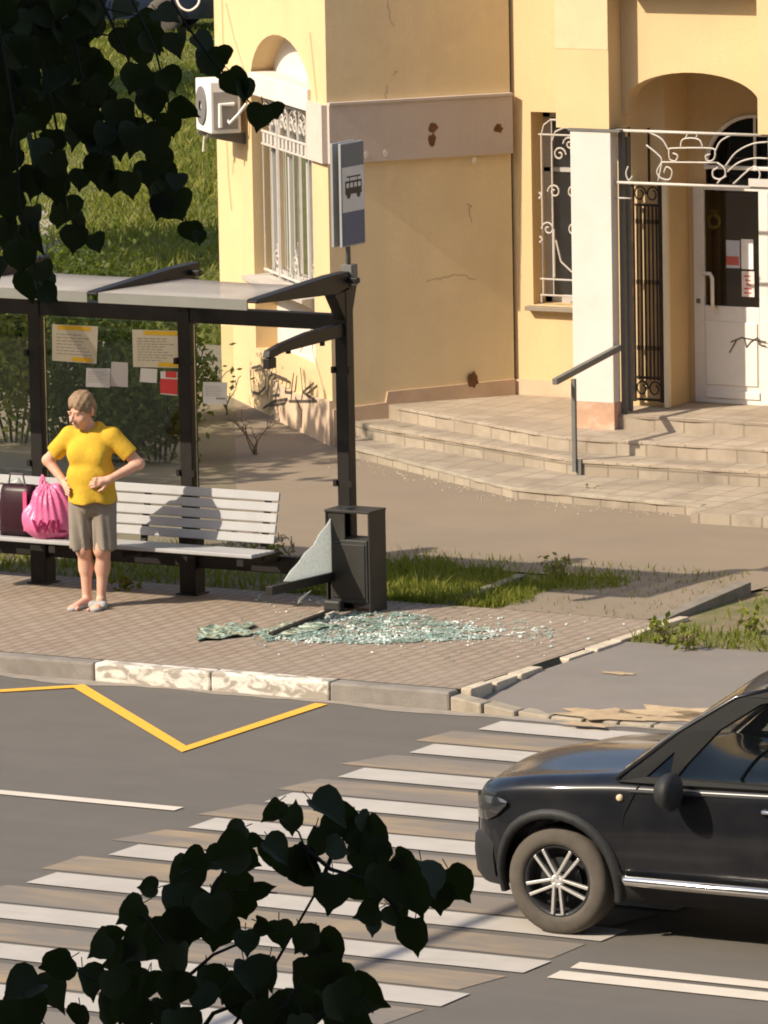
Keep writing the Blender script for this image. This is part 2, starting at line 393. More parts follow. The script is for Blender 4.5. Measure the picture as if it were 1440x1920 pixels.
ya = at(1087, 1806, Z=0); yb = at(1069, 1817, Z=0); yc_ = at(1051, 1822, Z=0); yd_ = at(1025, 1835, Z=0)
for (p, q) in ((ya, yb), (yc_, yd_)): mb.face([(p[0], p[1], .008), (60, p[1], .008), (60, q[1], .008), (q[0], q[1], .008)])
struct(mb.build('lane_line', mat('lane paint', (.60, .53, .44), .7, .06, 4), fix=False))
zz_ = [at(0, 1297, Z=0), at(148, 1288, Z=0), at(345, 1406, Z=0), at(603, 1321, Z=0)]
zz_ = [np.array([zz_[0][0]-1.2, zz_[0][1]-.35, 0])] + zz_
mb = MB(); hw = .055
pts = [Vector((p[0], p[1])) for p in zz_]; Lf, Rt = [], []
for i, p in enumerate(pts):
    d1 = (pts[i]-pts[i-1]).normalized() if i else None; d2 = (pts[i+1]-pts[i]).normalized() if i < len(pts)-1 else None
    if d1 is None: nn = Vector((-d2.y, d2.x)); k = 1
    elif d2 is None: nn = Vector((-d1.y, d1.x)); k = 1
    else:
        n1, n2 = Vector((-d1.y, d1.x)), Vector((-d2.y, d2.x)); nn = (n1+n2).normalized(); k = min(2.2, 1/max(.3, nn.dot(n1)))
    Lf.append(p+nn*hw*k); Rt.append(p-nn*hw*k)
for i in range(len(pts)-1): mb.face([(*Lf[i], .008), (*Lf[i+1], .008), (*Rt[i+1], .008), (*Rt[i], .008)])
struct(mb.build('bus_stop_marking', m_yel, fix=False))

mb = MB(); r_ = random.Random(3)               # pale dust gathered in the gutter
top_, bot_ = [], []
for i in range(121): x = -16+i*.15; top_.append((x, -.002, .0035)); bot_.append((x, -.10-.07*math.sin(x*1.3)*math.sin(x*3.1+1)-r_.uniform(0, .05), .0035))
for i in range(120): mb.face([top_[i], top_[i+1], bot_[i+1], bot_[i]])
struct(mb.build('gutter_dust', mat('gutter dust', (.29, .25, .205), .95, .12, 6, stain=(.19, .17, .15), stain_amt=.7, stain_scale=4), fix=False))
# raised concrete edges beside the path
m_slab = mat('dark old concrete', (.20, .175, .14), .9, .2, 5, stain=(.12, .12, .07), stain_amt=.6, stain_scale=3, bmp=.5, bscale=40)
def wedge(x, y0, y1, h0, h1, w, label):
    o = empty('concrete_kerb', (x, y0, .12), label, 'concrete kerb', 'raised concrete edges beside the path')
    b = MB(); b.prism([(x, y0, .05), (x, y1, .05), (x, y1, .12+h1), (x, y0, .12+h0)], (w, 0, 0)); b.build('slab', m_slab, o, bevel=.012)
wedge(-2.62, 3.46, 4.75, .02, .07, .10, 'shorter sloping concrete edge in the grass beside the bin')
wedge(-.72, 3.46, 4.95, .03, .10, .12, 'sloping concrete edge right of the footpath, above the pavement corner')

# ------------------------------------------------------------------ grass
def grass_obj(name, blades, m, label, cat):
    """blades: list of (x, y, z, height, width, lean x, lean y)"""
    B = np.array(blades); n = len(B); a = nrng.uniform(0, 2*np.pi, n); cx, sx = np.cos(a)*B[:, 4]/2, np.sin(a)*B[:, 4]/2
    base = B[:, :3]; lean = np.stack([B[:, 5], B[:, 6], np.zeros(n)], 1); side = np.stack([cx, sx, np.zeros(n)], 1); h = B[:, 3:4]; z = np.array([[0, 0, 1.0]])
    v = np.stack([base-side, base+side, base+side*.8+z*h*.55+lean*.35, base-side*.8+z*h*.55+lean*.35, base+z*h+lean], 1).reshape(-1, 3)
    i = np.arange(n)*5; quads = np.stack([i, i+1, i+2, i+3], 1).tolist(); tris = np.stack([i+3, i+2, i+4], 1).tolist()
    me = bpy.data.meshes.new(name); me.from_pydata(v.tolist(), [], quads+tris); me.materials.append(m); me.update()
    o = bpy.data.objects.new(name, me); COL.objects.link(o); return tag(o, label, cat, kind='stuff')
def blade_mat(name, c1, c2, c3=None, scale=1.5):
    m, nt, bs = new_mat(name); c = mixc(nt, ramp(nt, noise(nt, scale, 4), .38, .62), c1, c2)
    if c3: c = mixc(nt, ramp(nt, noise(nt, scale*9, 2), .55, .7), c, c3)
    nt.links.new(c, bs.inputs['Base Color']); bs.inputs['Roughness'].default_value = .6; bs.inputs['Specular IOR Level'].default_value = .25
    return m
def leafy(m, amt=.35, tint=(.25, .32, .03)):
    nt = m.node_tree; bs = nt.nodes['Principled BSDF']; out = next(n for n in nt.nodes if n.type == 'OUTPUT_MATERIAL')
    tl = nt.nodes.new('ShaderNodeBsdfTranslucent'); tl.inputs[0].default_value = (*tint, 1); mx = nt.nodes.new('ShaderNodeMixShader'); mx.inputs[0].default_value = amt
    nt.links.new(bs.outputs[0], mx.inputs[1]); nt.links.new(tl.outputs[0], mx.inputs[2]); nt.links.new(mx.outputs[0], out.inputs[0]); return m
m_grass = leafy(blade_mat('grass blades', (.10, .125, .013), (.19, .19, .03), (.29, .23, .07)), .35)
m_lgrass = leafy(blade_mat('lawn blades', (.11, .12, .016), (.19, .18, .03), (.27, .22, .06), .5), .3)
bl = []
def strip(n, x0, x1, y0, y1, h, w, skip=None):
    for _ in range(n):
        x, y = rng.uniform(x0, x1), rng.uniform(y0, y1)
        if skip and skip(x, y): continue
        hh = h*rng.uniform(.45, 1.25); bl.append((x, y, .115, hh, w*rng.uniform(.7, 1.3), rng.gauss(0, .4)*hh, rng.gauss(0, .4)*hh))
inpath = lambda x, y: -2.1+.42*max(0, y-4.0)+.12*math.sin(y*7) < x < -.65 or (x < -3.2 and y < 3.2)
def edge(x, y): return inpath(x, y) or y > 5.1+.18*math.sin(x*3)+.1*math.sin(x*8)
strip(10000, -4.2, -.9, 3.46, 5.35, .085, .012, edge)
strip(1200, -4.2, -1.2, 3.5, 5.3, .16, .010, edge)
strip(5500, -12, -4.2, 3.5, 5.3, .09, .014, edge)
strip(700, -.4, 3.0, 3.7, 5.3, .10, .012)
strip(500, -.45, 1.2, 2.55, 3.2, .10, .013)
strip(420, -4.2, -1.0, 5.1, 5.8, .07, .010); strip(260, -2.3, -.7, 3.45, 5.2, .06, .010); strip(200, -4.2, -2.2, 3.3, 3.46, .06, .010)
for _ in range(60): 
    x = rng.uniform(-4, -2.2); strip(7, x-.05, x+.05, 3.42, 3.55, .1, .012)
grass_obj('grass', bl, m_grass, 'strip of green grass between the pavement and the plaza', 'grass')
bl = []
for _ in range(46000):
    y = rng.uniform(17, 62); xc = -14.2-(y-17)*.615; x = xc+rng.uniform(-2.9, 2.9); h = rng.uniform(.05, .15)*(1+.7*math.sin(x*1.7)*math.sin(y*.9))
    bl.append((x, y, .12, h, rng.uniform(.014, .034), rng.gauss(0, .55)*h, rng.gauss(0, .55)*h))
grass_obj('lawn_grass', bl, m_lgrass, 'sunlit rough lawn behind the bus shelter', 'lawn')
# ------------------------------------------------------------------ the yellow building
YEL = (.67, .492, .262)
m_wall = mat('yellow plaster', YEL, .9, .09, 1.4, stain=(.57, .41, .23), stain_amt=.7, stain_scale=1.0, bmp=.25, bscale=45, streak=((.56, .40, .25), (2.5, 2.5, .22), .45), grain=(60, .92))
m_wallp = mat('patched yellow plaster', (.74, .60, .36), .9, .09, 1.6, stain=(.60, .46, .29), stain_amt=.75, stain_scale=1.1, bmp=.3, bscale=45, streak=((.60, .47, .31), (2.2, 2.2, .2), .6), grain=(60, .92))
m_band = mat('pale plaster band', (.56, .48, .41), .9, .06, 2, stain=(.44, .35, .27), stain_amt=.6, stain_scale=2, bmp=.3, bscale=40, streak=((.40, .33, .26), (3, 3, .4), .5), grain=(60, .9))
m_plinth = mat('pink plinth plaster', (.60, .44, .30), .9, .1, 3, stain=(.42, .30, .22), stain_amt=.6, stain_scale=2, bmp=.3, bscale=30)
m_whitew = mat('whitewashed plaster', (.62, .57, .51), .9, .04, 2, stain=(.58, .50, .42), stain_amt=.4, stain_scale=2.5, bmp=.15, bscale=35)
m_pvc = mat('white door plastic', (.74, .71, .66), .5, .03, 2, stain=(.58, .54, .48), stain_amt=.35, stain_scale=3)
m_pvcd = mat('grey window plastic', (.42, .40, .37), .55, .04, 2)
m_irow = mat('white painted iron', (.50, .46, .41), .6, .06, 8, stain=(.45, .32, .2), stain_amt=.4, stain_scale=9)
m_irob = mat('rusty dark iron', (.028, .02, .014), .7, .2, 9, stain=(.12, .05, .02), stain_amt=.6, stain_scale=7)
m_steel = mat('grey painted steel', (.15, .145, .13), .6, .1, 6)
m_stain = mat('rust brown hole', (.16, .075, .03), .95, .3, 12)
m_ink = mat('graffiti paint', (.085, .068, .05), .8, .15, 8)
m_pane = glass_mat('window glass', (.9, .9, .88), .85)
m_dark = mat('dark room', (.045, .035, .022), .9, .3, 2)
m_curt = mat('grey net curtain', (.125, .12, .112), .9, .3, 5, stretch=(6, 6, .3))
Z3 = np.array([0, 0, 1.0])
K = at(625, 832, Z=.15); MM = at(965, 740, Z=.48)
Ko = np.array([K[0], K[1], 0])
tL = np.array([-.7193, .6947, 0]); nL = np.array([-.6947, -.7193, 0])
tM = np.array([MM[0]-K[0], MM[1]-K[1], 0]); LM = np.linalg.norm(tM); tM /= LM; nM = np.array([tM[1], -tM[0], 0])
tX = np.array([1.0, 0, 0]); nX = np.array([0, -1.0, 0])
YC = 10.667; YW_ = 12.477; YD = 11.79; YP = 11.34; XP = -4.68
B = empty('building', (-8, 11, .13), 'yellow plaster building with white iron window grilles and an arched entrance', 'building')
def fr(o, t, n): return lambda s, z, d=0: o + t*s + Z3*z + n*d
fL = fr(Ko, tL, nL); fM = fr(Ko, tM, nM); fX = fr(np.array([0, YW_, 0]), tX, nX)
H = 5.6
LL = 4.05
def arc(s0, s1, z, rise, n=16): return [((s0+s1)/2+(s1-s0)/2*math.cos(a), z+rise*math.sin(a)) for a in [math.pi*i/n for i in range(n+1)]]
# left facade with its tall blind arch
sR, sL_, zB = .56, 2.72, .73
hole = [(sL_, zB), (sR, zB)] + arc(sL_, sR, 3.30, .52)
mb = MB(); mb.poly([(0, .13), (LL, .13), (LL, H), (0, H)], [hole], fL)
for i in range(len(hole)):
    a, b = hole[i], hole[(i+1) % len(hole)]; mb.face([fL(*a), fL(*b), fL(*b, -.22), fL(*a, -.22)])
mb.face([fL(LL, .1), fL(LL, H), fL(LL, H, -5), fL(LL, .1, -5)])
mb.build('wall', m_wall, B, fix=False)
mb = MB(); mb.face([fL(s, z, -.22) for s, z in [(sL_, 3.1), (sR, 3.1)]+arc(sL_, sR, 3.30, .52)]); mb.build('tympanum', m_whitew, B, fix=False)
mb = MB(); wz0, wz1, ws0, ws1 = 1.46, 3.17, .58, 2.56
mb.face([fL(sL_, zB, -.218), fL(sR, zB, -.218), fL(sR, wz0, -.218), fL(sL_, wz0, -.218)]); mb.build('apron', m_whitew, B, fix=False)
mb = MB(); mb.prism([fL(ws1+.1, wz1+.02, -.21), fL(sR-.02, wz1+.02, -.21), fL(sR-.02, wz1+.23, -.21), fL(ws1+.1, wz1+.23, -.21)], nL*.25); mb.build('lintel', m_whitew, B, bevel=.008)
mb = MB(); mb.prism([fL(-.0, 2.752, .002), fL(sR-.02, 2.752, .002), fL(sR-.02, 3.29, .002), fL(-.0, 3.29, .002)], nL*.05)
mb.prism([fM(0, 2.752, .002), fM(LM, 2.752, .002), fM(LM, 3.29, .002), fM(0, 3.29, .002)], nM*.05)
mb.prism([fM(0, 3.29, .002), fM(LM, 3.29, .002), fM(LM, 3.315, .002), fM(0, 3.315, .002)], nM*.065); mb.build('cornice', m_band, B)
mb = MB(); mb.prism([fL(ws1+.22, wz0-.0, -.2), fL(ws1+.22, wz0-.03, .11), fL(ws1+.22, wz0-.07, .11), fL(ws1+.22, wz0-.25, -.2)], -tL*(ws1+.22-sR-.04)); mb.build('window_sill', mat('grey sill plaster', (.40, .36, .31), .9, .1, 4, bmp=.2), B)
mb = MB(); mb.prism([fL(0, .1, .001), fL(2.0, .1, .001), fL(2.0, .50, .001), fL(1.2, .47, .001), (fL(.6, .52, .001)), fL(0, .55, .001)], nL*.03); 
mb.build('plinth', m_plinth, B)
# side wall and its plinth
mb = MB(); mb.face([fM(0, .13), fM(LM, .13), fM(LM, H), fM(0, H)]); mb.build('wall', m_wallp, B, fix=False)
mb = MB(); mb.prism([fM(.0, .1, .001), fM(LM, .1, .001), fM(LM, .63, .001), fM(.55, .60, .001), fM(.53, .50, .001), fM(0, .47, .001)], nM*.02); mb.build('plinth', m_plinth, B)
m_stain2 = mat('crack line', (.47, .35, .21), .9, .1, 8)
def strokes_(mb, st):
    q = [on(px, py, Ko, tM, nM) for px, py in st]
    q2 = []
    for (a, b) in zip(q[:-1], q[1:]):
        for k in range(6): t = k/6; q2.append((a[0]+(b[0]-a[0])*t+rng.gauss(0, .012), a[1]+(b[1]-a[1])*t+rng.gauss(0, .012)))
    for (a, b) in zip(q2[:-1], q2[1:]):
        l = math.hypot(b[0]-a[0], b[1]-a[1]); nx, nz = -(b[1]-a[1])/l*.0035, (b[0]-a[0])/l*.0035; mb.face([fM(a[0]-nx, a[1]-nz, .003), fM(b[0]-nx, b[1]-nz, .003), fM(b[0]+nx, b[1]+nz, .003), fM(a[0]+nx, a[1]+nz, .003)])
def blob(s, z, rs, rz, f, d=.004, n=14, seed=0):
    r = random.Random(seed); return [f(s+rs*r.uniform(.65, 1.15)*math.cos(a), z+rz*r.uniform(.65, 1.15)*math.sin(a), d) for a in [2*math.pi*i/n for i in range(n)]]
CR = [[(725, 0), (740, 62)], [(800, 530), (838, 514), (905, 522)], [(736, 142), (746, 128)], [(724, 160), (726, 200)], [(640, 560), (642, 640)], [(880, 380), (884, 420)]]
for st in CR:
    mb = MB(); strokes_(mb, st); mb.build('plaster_crack', m_stain2, B, fix=False)
for i, (px, py, rx, rz, m) in enumerate(((808, 238, .05, .05, 0), (806, 262, .045, .07, 0), (930, 240, .045, .05, 0), (885, 712, .06, .085, 0))):
    s, z = on(px, py, Ko, tM, nM); mb = MB(); mb.prism(blob(s, z, rx, rz, fM, .052 if z > 2 else .022, seed=i), nM*.003); mb.build('wall_damage', m_stain, B, fix=False)
for i, (px, py) in enumerate(((683, 289), (719, 286), (885, 300))):
    s, z = on(px, py, Ko, tM, nM); mb = MB(); mb.prism(blob(s, z, .022, .035, fM, .052, seed=i+9), nM*.003); mb.build('plaster_chip', m_whitew, B, fix=False)
# wires on the walls
m_wire = mat('wall cable', (.48, .37, .22), .8, .1, 5)
for pts in ([(418, 0), (424, 200), (430, 330), (436, 395)], [(425, 5), (440, 70), (462, 140)], [(565, 660), (590, 610), (588, 655), (612, 745)], [(583, 60), (592, 150), (596, 190)]):
    mb = MB(); mb.tube([fL(*on(px, py, Ko, tL, nL), .012) for px, py in pts], .004, 5); mb.build('wall_cable', m_wire, B)
# graffiti, a four letter tag with a flourish under it
def strokes(mb, S_, f, w, d):
    for st in S_:
        for (a, b) in zip(st[:-1], st[1:]):
            a, b = np.array(a), np.array(b); v = b-a; l = np.linalg.norm(v) or 1; nrm = np.array([-v[1], v[0]])/l*w/2; e = v/l*w*.3
            mb.face([f(*(a-nrm-e), d), f(*(b-nrm+e), d), f(*(b+nrm+e), d), f(*(a+nrm-e), d)])
def pxl(l, o, t, n): return [[on(px, py, o, t, n) for px, py in st] for st in l]
G1 = [[(475, 690), (478, 735)], [(478, 690), (495, 686), (505, 705), (504, 725), (492, 738), (480, 735)], [(508, 744), (512, 705), (518, 704)], [(515, 700), (545, 712)], [(530, 708), (524, 742)], [(516, 742), (530, 740)],
      [(545, 712), (541, 735), (552, 736), (557, 700)], [(557, 700), (552, 748)], [(570, 690), (574, 735), (572, 748)], [(595, 718), (574, 735), (600, 752)],
      [(500, 765), (520, 752), (545, 748), (540, 756), (512, 760)], [(548, 752), (600, 752)], [(560, 745), (572, 770), (571, 800)]]
mb = MB(); strokes(mb, pxl(G1, Ko, tL, nL), fL, .028, .034); mb.build('graffiti', m_ink, B, fix=False)

# big arched window of the left facade: frame, panes, curtain and scrolled grille
def spiral(c, r, turns, a0, sgn, n=18): return [(c[0]+r*(1-.8*i/n)*math.cos(a0+sgn*turns*2*math.pi*i/n), c[1]+r*(1-.8*i/n)*math.sin(a0+sgn*turns*2*math.pi*i/n)) for i in range(n+1)]
Wd = tag(bpy.data.objects.new('window', None)); COL.objects.link(Wd); Wd.parent = B; Wd.location = Vector(fL(1.6, 1.4)) - B.location
mb = MB(); mb.face([fL(ws0, wz0, -.205), fL(ws1, wz0, -.205), fL(ws1, wz1, -.205), fL(ws0, wz1, -.205)]); mb.build('curtain', m_curt, Wd, fix=False)
mb = MB(); mb.face([fL(ws0, wz0, -.16), fL(ws1, wz0, -.16), fL(ws1, wz1, -.16), fL(ws0, wz1, -.16)]); mb.build('pane', m_pane, Wd, fix=False)
mb = MB()
for (a, b, c, d) in ((ws0, ws1, wz0, wz0+.06), (ws0, ws1, wz1-.06, wz1), (ws0, ws0+.06, wz0, wz1), (ws1-.06, ws1, wz0, wz1), (1.22, 1.28, wz0, wz1), (1.88, 1.94, wz0, wz1)):
    mb.prism([fL(a, c, -.17), fL(b, c, -.17), fL(b, d, -.17), fL(a, d, -.17)], nL*.03)
mb.build('frame', m_pvcd, Wd)
mb = MB(); gd = -.06
for i in range(8): 
    s = ws0+.03+i*(ws1-ws0-.06)/7; mb.tube([fL(s, wz0+.02, gd), fL(s, 2.84 if i % 5 else wz1, gd)], .006 if i != 5 else .02, 5)
for z in (wz0+.05, 2.72, 2.84, wz1-.03): mb.tube([fL(ws0, z, gd), fL(ws1, z, gd)], .013, 5)
for i in range(14): 
    s = ws0+.03+(i+.5)*(ws1-ws0-.06)/14; mb.prism([fL(s-.035, 2.735, gd-.01), fL(s+.035, 2.735, gd-.01), fL(s+.035, 2.825, gd-.01), fL(s-.035, 2.825, gd-.01)], nL*.02)
for i in range(6):
    s = ws0+.17+i*.33
    for sg in (1, -1): mb.tube([fL(a, b, gd) for a, b in spiral((s+sg*.075, 2.98), .075, 1.3, math.pi*.5, sg)], .010, 5)
    mb.tube([fL(a, b, gd) for a, b in [(s-.15, 2.86), (s-.1, 3.08), (s, 3.13), (s+.1, 3.08), (s+.15, 2.86)]], .009, 5)
for i in range(0, 6, 2):
    s = ws0+.17+i*.33
    mb.tube([fL(a, b, gd) for a, b in spiral((s, wz0+.2), .09, 1.4, 0, 1)], .010, 5)
    mb.tube([fL(s-.12, wz0+.05, gd), fL(s, wz0+.34, gd), fL(s+.12, wz0+.05, gd)], .009, 5)
mb.build('grille', m_irow, Wd)

# set back front wall with the narrow window
wx0, wx1, wzb, wzt = -6.677, -5.62, 1.335, 3.137
mb = MB(); mb.poly([(MM[0]-.01, .13), (-2.0, .13), (-2.0, H), (MM[0]-.01, H)], [[(wx0, wzb), (wx1, wzb), (wx1, wzt), (wx0, wzt)]], fX)
for a, b in (((wx0, wzb), (wx0, wzt)), ((wx0, wzt), (wx1, wzt)), ((wx1, wzb), (wx1, wzt)), ((wx0, wzb), (wx1, wzb))):
    mb.face([fX(*a), fX(*b), fX(*b, -.3), fX(*a, -.3)])
mb.build('wall', m_wall, B, fix=False)
mb = MB(); mb.prism([fX(MM[0], .1, .001), fX(-5.2, .1, .001), fX(-5.2, .61, .001), fX(-5.9, .60, .001), fX(-6.4, .63, .001), fX(MM[0], .625, .001)], nX*.02); mb.build('plinth', m_plinth, B)
Wd = bpy.data.objects.new('window', None); COL.objects.link(Wd); Wd.parent = B; Wd.location = Vector(fX(-6.2, 1.3)) - B.location
mb = MB(); mb.box((wx0+.002, YW_+.275, wzb), (wx1, YW_+.29, wzt)); mb.build('curtain', mat('grey blind', (.42, .40, .36), .9, .08, 3), Wd)
mb = MB(); mb.face([fX(wx0, wzb, -.27), fX(wx1, wzb, -.27), fX(wx1, wzt, -.27), fX(wx0, wzt, -.27)]); mb.build('pane', m_pane, Wd, fix=False)
mb = MB()
for (a, b, c, d) in ((wx0, wx1, wzb, wzb+.07), (wx0, wx1, wzt-.07, wzt), (wx0, wx0+.07, wzb, wzt), (wx1-.07, wx1, wzb, wzt), (-6.34, -6.27, wzb, wzt), (wx0, wx1, 2.56, 2.6)):
    mb.prism([fX(a, c, -.28), fX(b, c, -.28), fX(b, d, -.28), fX(a, d, -.28)], nX*.04)
mb.build('frame', m_pvcd, Wd)
mb = MB(); gd = .015; g = lambda px, py: on(px, py, np.array([0, YW_, 0]), tX, nX)
def gt(pts, r=.009): mb.tube([fX(a, b, gd) for a, b in pts], r, 6)
x0g = g(1017, 300)[0]
gt([(x0g, 1.42), (x0g, 2.92), (x0g+.03, 3.02), (x0g+.1, 3.07), (x0g+.62, 3.07)]); gt([(x0g+.11, 1.58), (x0g+.11, 2.86), (x0g+.15, 2.96), (x0g+.24, 3.0), (x0g+.62, 3.0)])
gt([(x0g+.11, 3.07), (x0g+.11, 1.42)], .006); gt([(x0g-.03, 2.93), (x0g+.7, 2.93)]); gt([(x0g-.03, 1.58), (x0g+.7, 1.58)]); gt([(x0g-.03, 1.43), (x0g+.7, 1.43)]); gt([(x0g-.02, 1.36), (x0g-.02, 1.43)])
for sx, zc, sg in ((.13, 2.40, 1), (.06, 2.05, 1), (.33, 2.05, -1), (.19, 2.75, -1), (.33, 2.40, -1), (.3, 2.85, 1)):
    gt(spiral((x0g+sx, zc), .07, 1.3, math.pi if sg > 0 else 0, -sg), .009)
gt([(x0g+.0, 2.05), (x0g+.0, 1.6)]); gt([(x0g+.12, 2.05), (x0g+.12, 1.6)], .009)
gt([(x0g+.14, 1.95), (x0g+.19, 1.75), (x0g+.3, 1.66), (x0g+.45, 1.64)]); gt([(x0g+.37, 1.58), (x0g+.37, 3.0)], .009); gt([(x0g+.5, 1.58), (x0g+.5, 3.0)], .009)
for zc in (2.36, 1.95): gt([(x0g-.03, zc-.03), (x0g-.0, zc), (x0g-.03, zc+.03)], .012)
mb.build('grille', m_irow, Wd)
mb = MB(); mb.box((wx0-.05, YW_-.09, wzb-.05), (wx1+.05, YW_-.001, wzb-.01)); mb.build('sill', mat('brown grey sill', (.26, .22, .17), .8, .1, 5), Wd, bevel=.005)

# overhanging upper storey on white columns, arched portal, porch
bx0, bx1, bz = -5.423, -4.885, 3.19
bx0r, bx1r = -3.40, -2.86
ax0, ax1, az_, arise = -4.84, -3.50, 3.42, .275
YA = YC+.24
mb = MB()
mb.box((bx0, YC, bz), (bx1, YC+.32, H)); mb.box((bx0, YC+.321, 3.8), (bx1, YW_-.002, H-.003)); mb.build('upper_bay', m_wall, B)
mb = MB(); mb.box((bx0r, YC, bz), (bx1r, YC+.32, H)); mb.box((bx0r, YC+.321, 3.8), (bx1r, YW_-.002, H-.003)); mb.build('upper_bay', m_wall, B)
mb = MB(); sp_ = [(bx1+.001, 3.3), (ax0, 3.3)] + arc(ax1, ax0, az_, arise)[0:0]
A_ = arc(ax0, ax1, az_, arise, 20)   # from right spring to left spring
A_ = [(x, z) for x, z in A_]
sx = [p for p in A_]; 
if sx[0][0] > sx[-1][0]: sx = sx[::-1]
out = [(bx1+.002, 3.3), (ax0, 3.3)] + sx + [(ax1, 3.3), (bx0r-.002, 3.3), (bx0r-.002, 4.555), (bx1+.002, 4.555)]
fA = lambda s, z, d=0: np.array([s, YA-d, z])
mb.poly(out, [], fA)
for a, b in zip([(ax0, 3.3)]+sx, sx+[(ax1, 3.3)]): mb.face([fA(*a), fA(*b), fA(*b, -.22), fA(*a, -.22)])
mb.poly(out, [], lambda s, z: fA(s, z, -.22))
mb.build('arch_wall', m_wall, B, fix=False)
mb = MB(); mb.box((bx1+.002, YC-.12, 4.56), (bx0r-.002, YW_, 4.7)); mb.build('shade_slab', m_band, B)  # unseen slab added above the view to shade the arch wall top
mb = MB(); mb.box((bx1+.004, YC-.05, 4.702), (bx0r-.004, YC+.3, H)); mb.build('upper_wall', m_wall, B)
mb = MB(); mb.box((bx0+.002, YC-.003, 3.90), (bx1-.002, YC-.0005, 5.2)); mb.build('pale_patch', mat('paler plaster patch', (.68, .51, .30), .9, .06, 3, stain=(.58, .42, .28), stain_amt=.5, stain_scale=3), B)
mb = MB(); mb.box((bx0+.12, YC-.01, 3.165), (bx1+.11, YC+.2, 3.187)); mb.build('drip_edge', m_steel, B)
for xa_, xb_ in ((-5.283, -4.873), (-3.30, -2.9)):
    c = bpy.data.objects.new('column', None); COL.objects.link(c); c.parent = B; c.location = Vector((xa_, YC, .48)) - B.location
    mb = MB(); mb.box((xa_, YC-.002, .72), (xb_, YC+.13, 3.164)); mb.build('shaft', m_whitew, c, bevel=.006)
    mb = MB(); mb.box((xa_-.005, YC-.008, .47), (xb_+.005, YC+.135, .72)); mb.build('base', mat('bare pink concrete', (.52, .32, .21), .9, .15, 5, stain=(.62, .52, .42), stain_amt=.9, stain_scale=5, bmp=.4), c)
# grey steel posts and pipe on the shaded side of the column
mb = MB(); mb.box((-4.866, YC+.13, .61), (-4.82, YC+.18, 3.16)); mb.tube([(-4.845, YC+.26, .62), (-4.845, YC+.26, 3.1)], .028, 10); mb.build('drain_pipe', m_steel, B)
# pier, door wall with fanlight and door
mb = MB(); mb.box((-5.35, YP, .61), (XP, YD+.02, 3.9)); mb.build('pier', m_wall, B)
dx0, dx1, dz0, dz1 = -4.62, -3.30, .612, 2.60
fc, frx, frz = (-4.0, 2.74), .50, .50
fan = [(fc[0]+frx*math.cos(a), fc[1]+frz*math.sin(a)) for a in [math.pi*i/18 for i in range(19)]]
mb = MB(); fD = lambda s, z, d=0: np.array([s, YD-d, z])
mb.poly([(-4.86, .6), (dx0, .6), (dx0, dz1), (fc[0]-frx, dz1), (fc[0]-frx, fc[1])] + [p for p in fan[::-1]][1:-1] + [(fc[0]+frx, fc[1]), (fc[0]+frx, dz1), (dx1, dz1), (dx1, .6), (-2.9, .6), (-2.9, 4.22), (-4.86, 4.22)], [], fD)
mb.face([(-4.86, YC+.46, 4.2), (-2.9, YC+.46, 4.2), (-2.9, YD, 4.2), (-4.86, YD, 4.2)])
mb.build('porch_wall', m_wall, B, fix=False)
fl_ = bpy.data.objects.new('fanlight', None); COL.objects.link(fl_); fl_.parent = B; fl_.location = Vector((fc[0], YD, fc[1])) - B.location
mb = MB(); mb.face([fD(s, z, -.05) for s, z in fan+[(fc[0]-frx, dz1), (fc[0]+frx, dz1)]]); mb.build('pane', glass_mat('fanlight glass', (.5, .5, .5), .35), fl_, fix=False)
mb = MB(); mb.box((-4.6, YD+.3, 2.5), (-3.4, YD+.32, 3.4)); mb.build('backing', mat('grey board', (.22, .2, .18), .9, .1, 2), fl_)
mb = MB(); mb.tube([fD(s, z, .0) for s, z in fan], .022, 6); mb.tube([fD(fc[0]-frx, fc[1]+.02, 0), fD(fc[0]+frx, fc[1]+.02, 0)], .02, 6); mb.tube([fD(fc[0], fc[1], 0), fD(fc[0], fc[1]+frz, 0)], .014, 6); mb.build('frame', m_pvc, fl_)
D = bpy.data.objects.new('door', None); COL.objects.link(D); D.parent = B; D.location = Vector((-4.3, YD, .61)) - B.location
gx0, gx1, gz0, gz1 = -4.515, -3.955, 1.50, 2.555
mb = MB()
for (a, b, c, d) in ((dx0, gx0, dz0, dz1), (gx1, gx1+.09, dz0, dz1), (gx0, gx1, gz1, dz1), (gx0, gx1, dz0, gz0), (gx1+.09, dx1, dz1-.06, dz1), (dx1-.06, dx1, dz0, dz1-.06)): mb.box((a, YD-.03, c), (b, YD+.04, d))
mb.build('frame', m_pvc, D, bevel=.006)
mb = MB(); mb.box((gx0+.02, YD-.042, .78), (gx1-.02, YD-.03, 1.36)); mb.build('panel', m_pvc, D, bevel=.008)
mb = MB(); mb.box((gx0+.0, YD-.044, .66), (gx1, YD-.03, .73)); mb.build('kick_rail', m_pvc, D, bevel=.006)
mb = MB(); mb.face([fD(gx0, gz0, -.0), fD(gx1, gz0, -.0), fD(gx1, gz1, -.0), fD(gx0, gz1, -.0)]); mb.face([fD(gx1+.09, .62, -.0), fD(dx1-.06, .62, -.0), fD(dx1-.06, dz1-.06, -.0), fD(gx1+.09, dz1-.06, -.0)]); mb.build('pane', glass_mat('door glass', (.8, .75, .62), .75), D, fix=False)
hx = at(1345, 540, Y=YD)[0]; mb = MB(); mb.tube([fD(hx-.13, 1.79, .03), fD(hx-.10, 1.80, .09), fD(hx-.02, 1.80, .10), fD(hx, 1.76, .10), fD(hx+.0, 1.5, .10), fD(hx, 1.49, .03)], .018, 8); mb.build('handle', m_pvc, D, smooth=True)
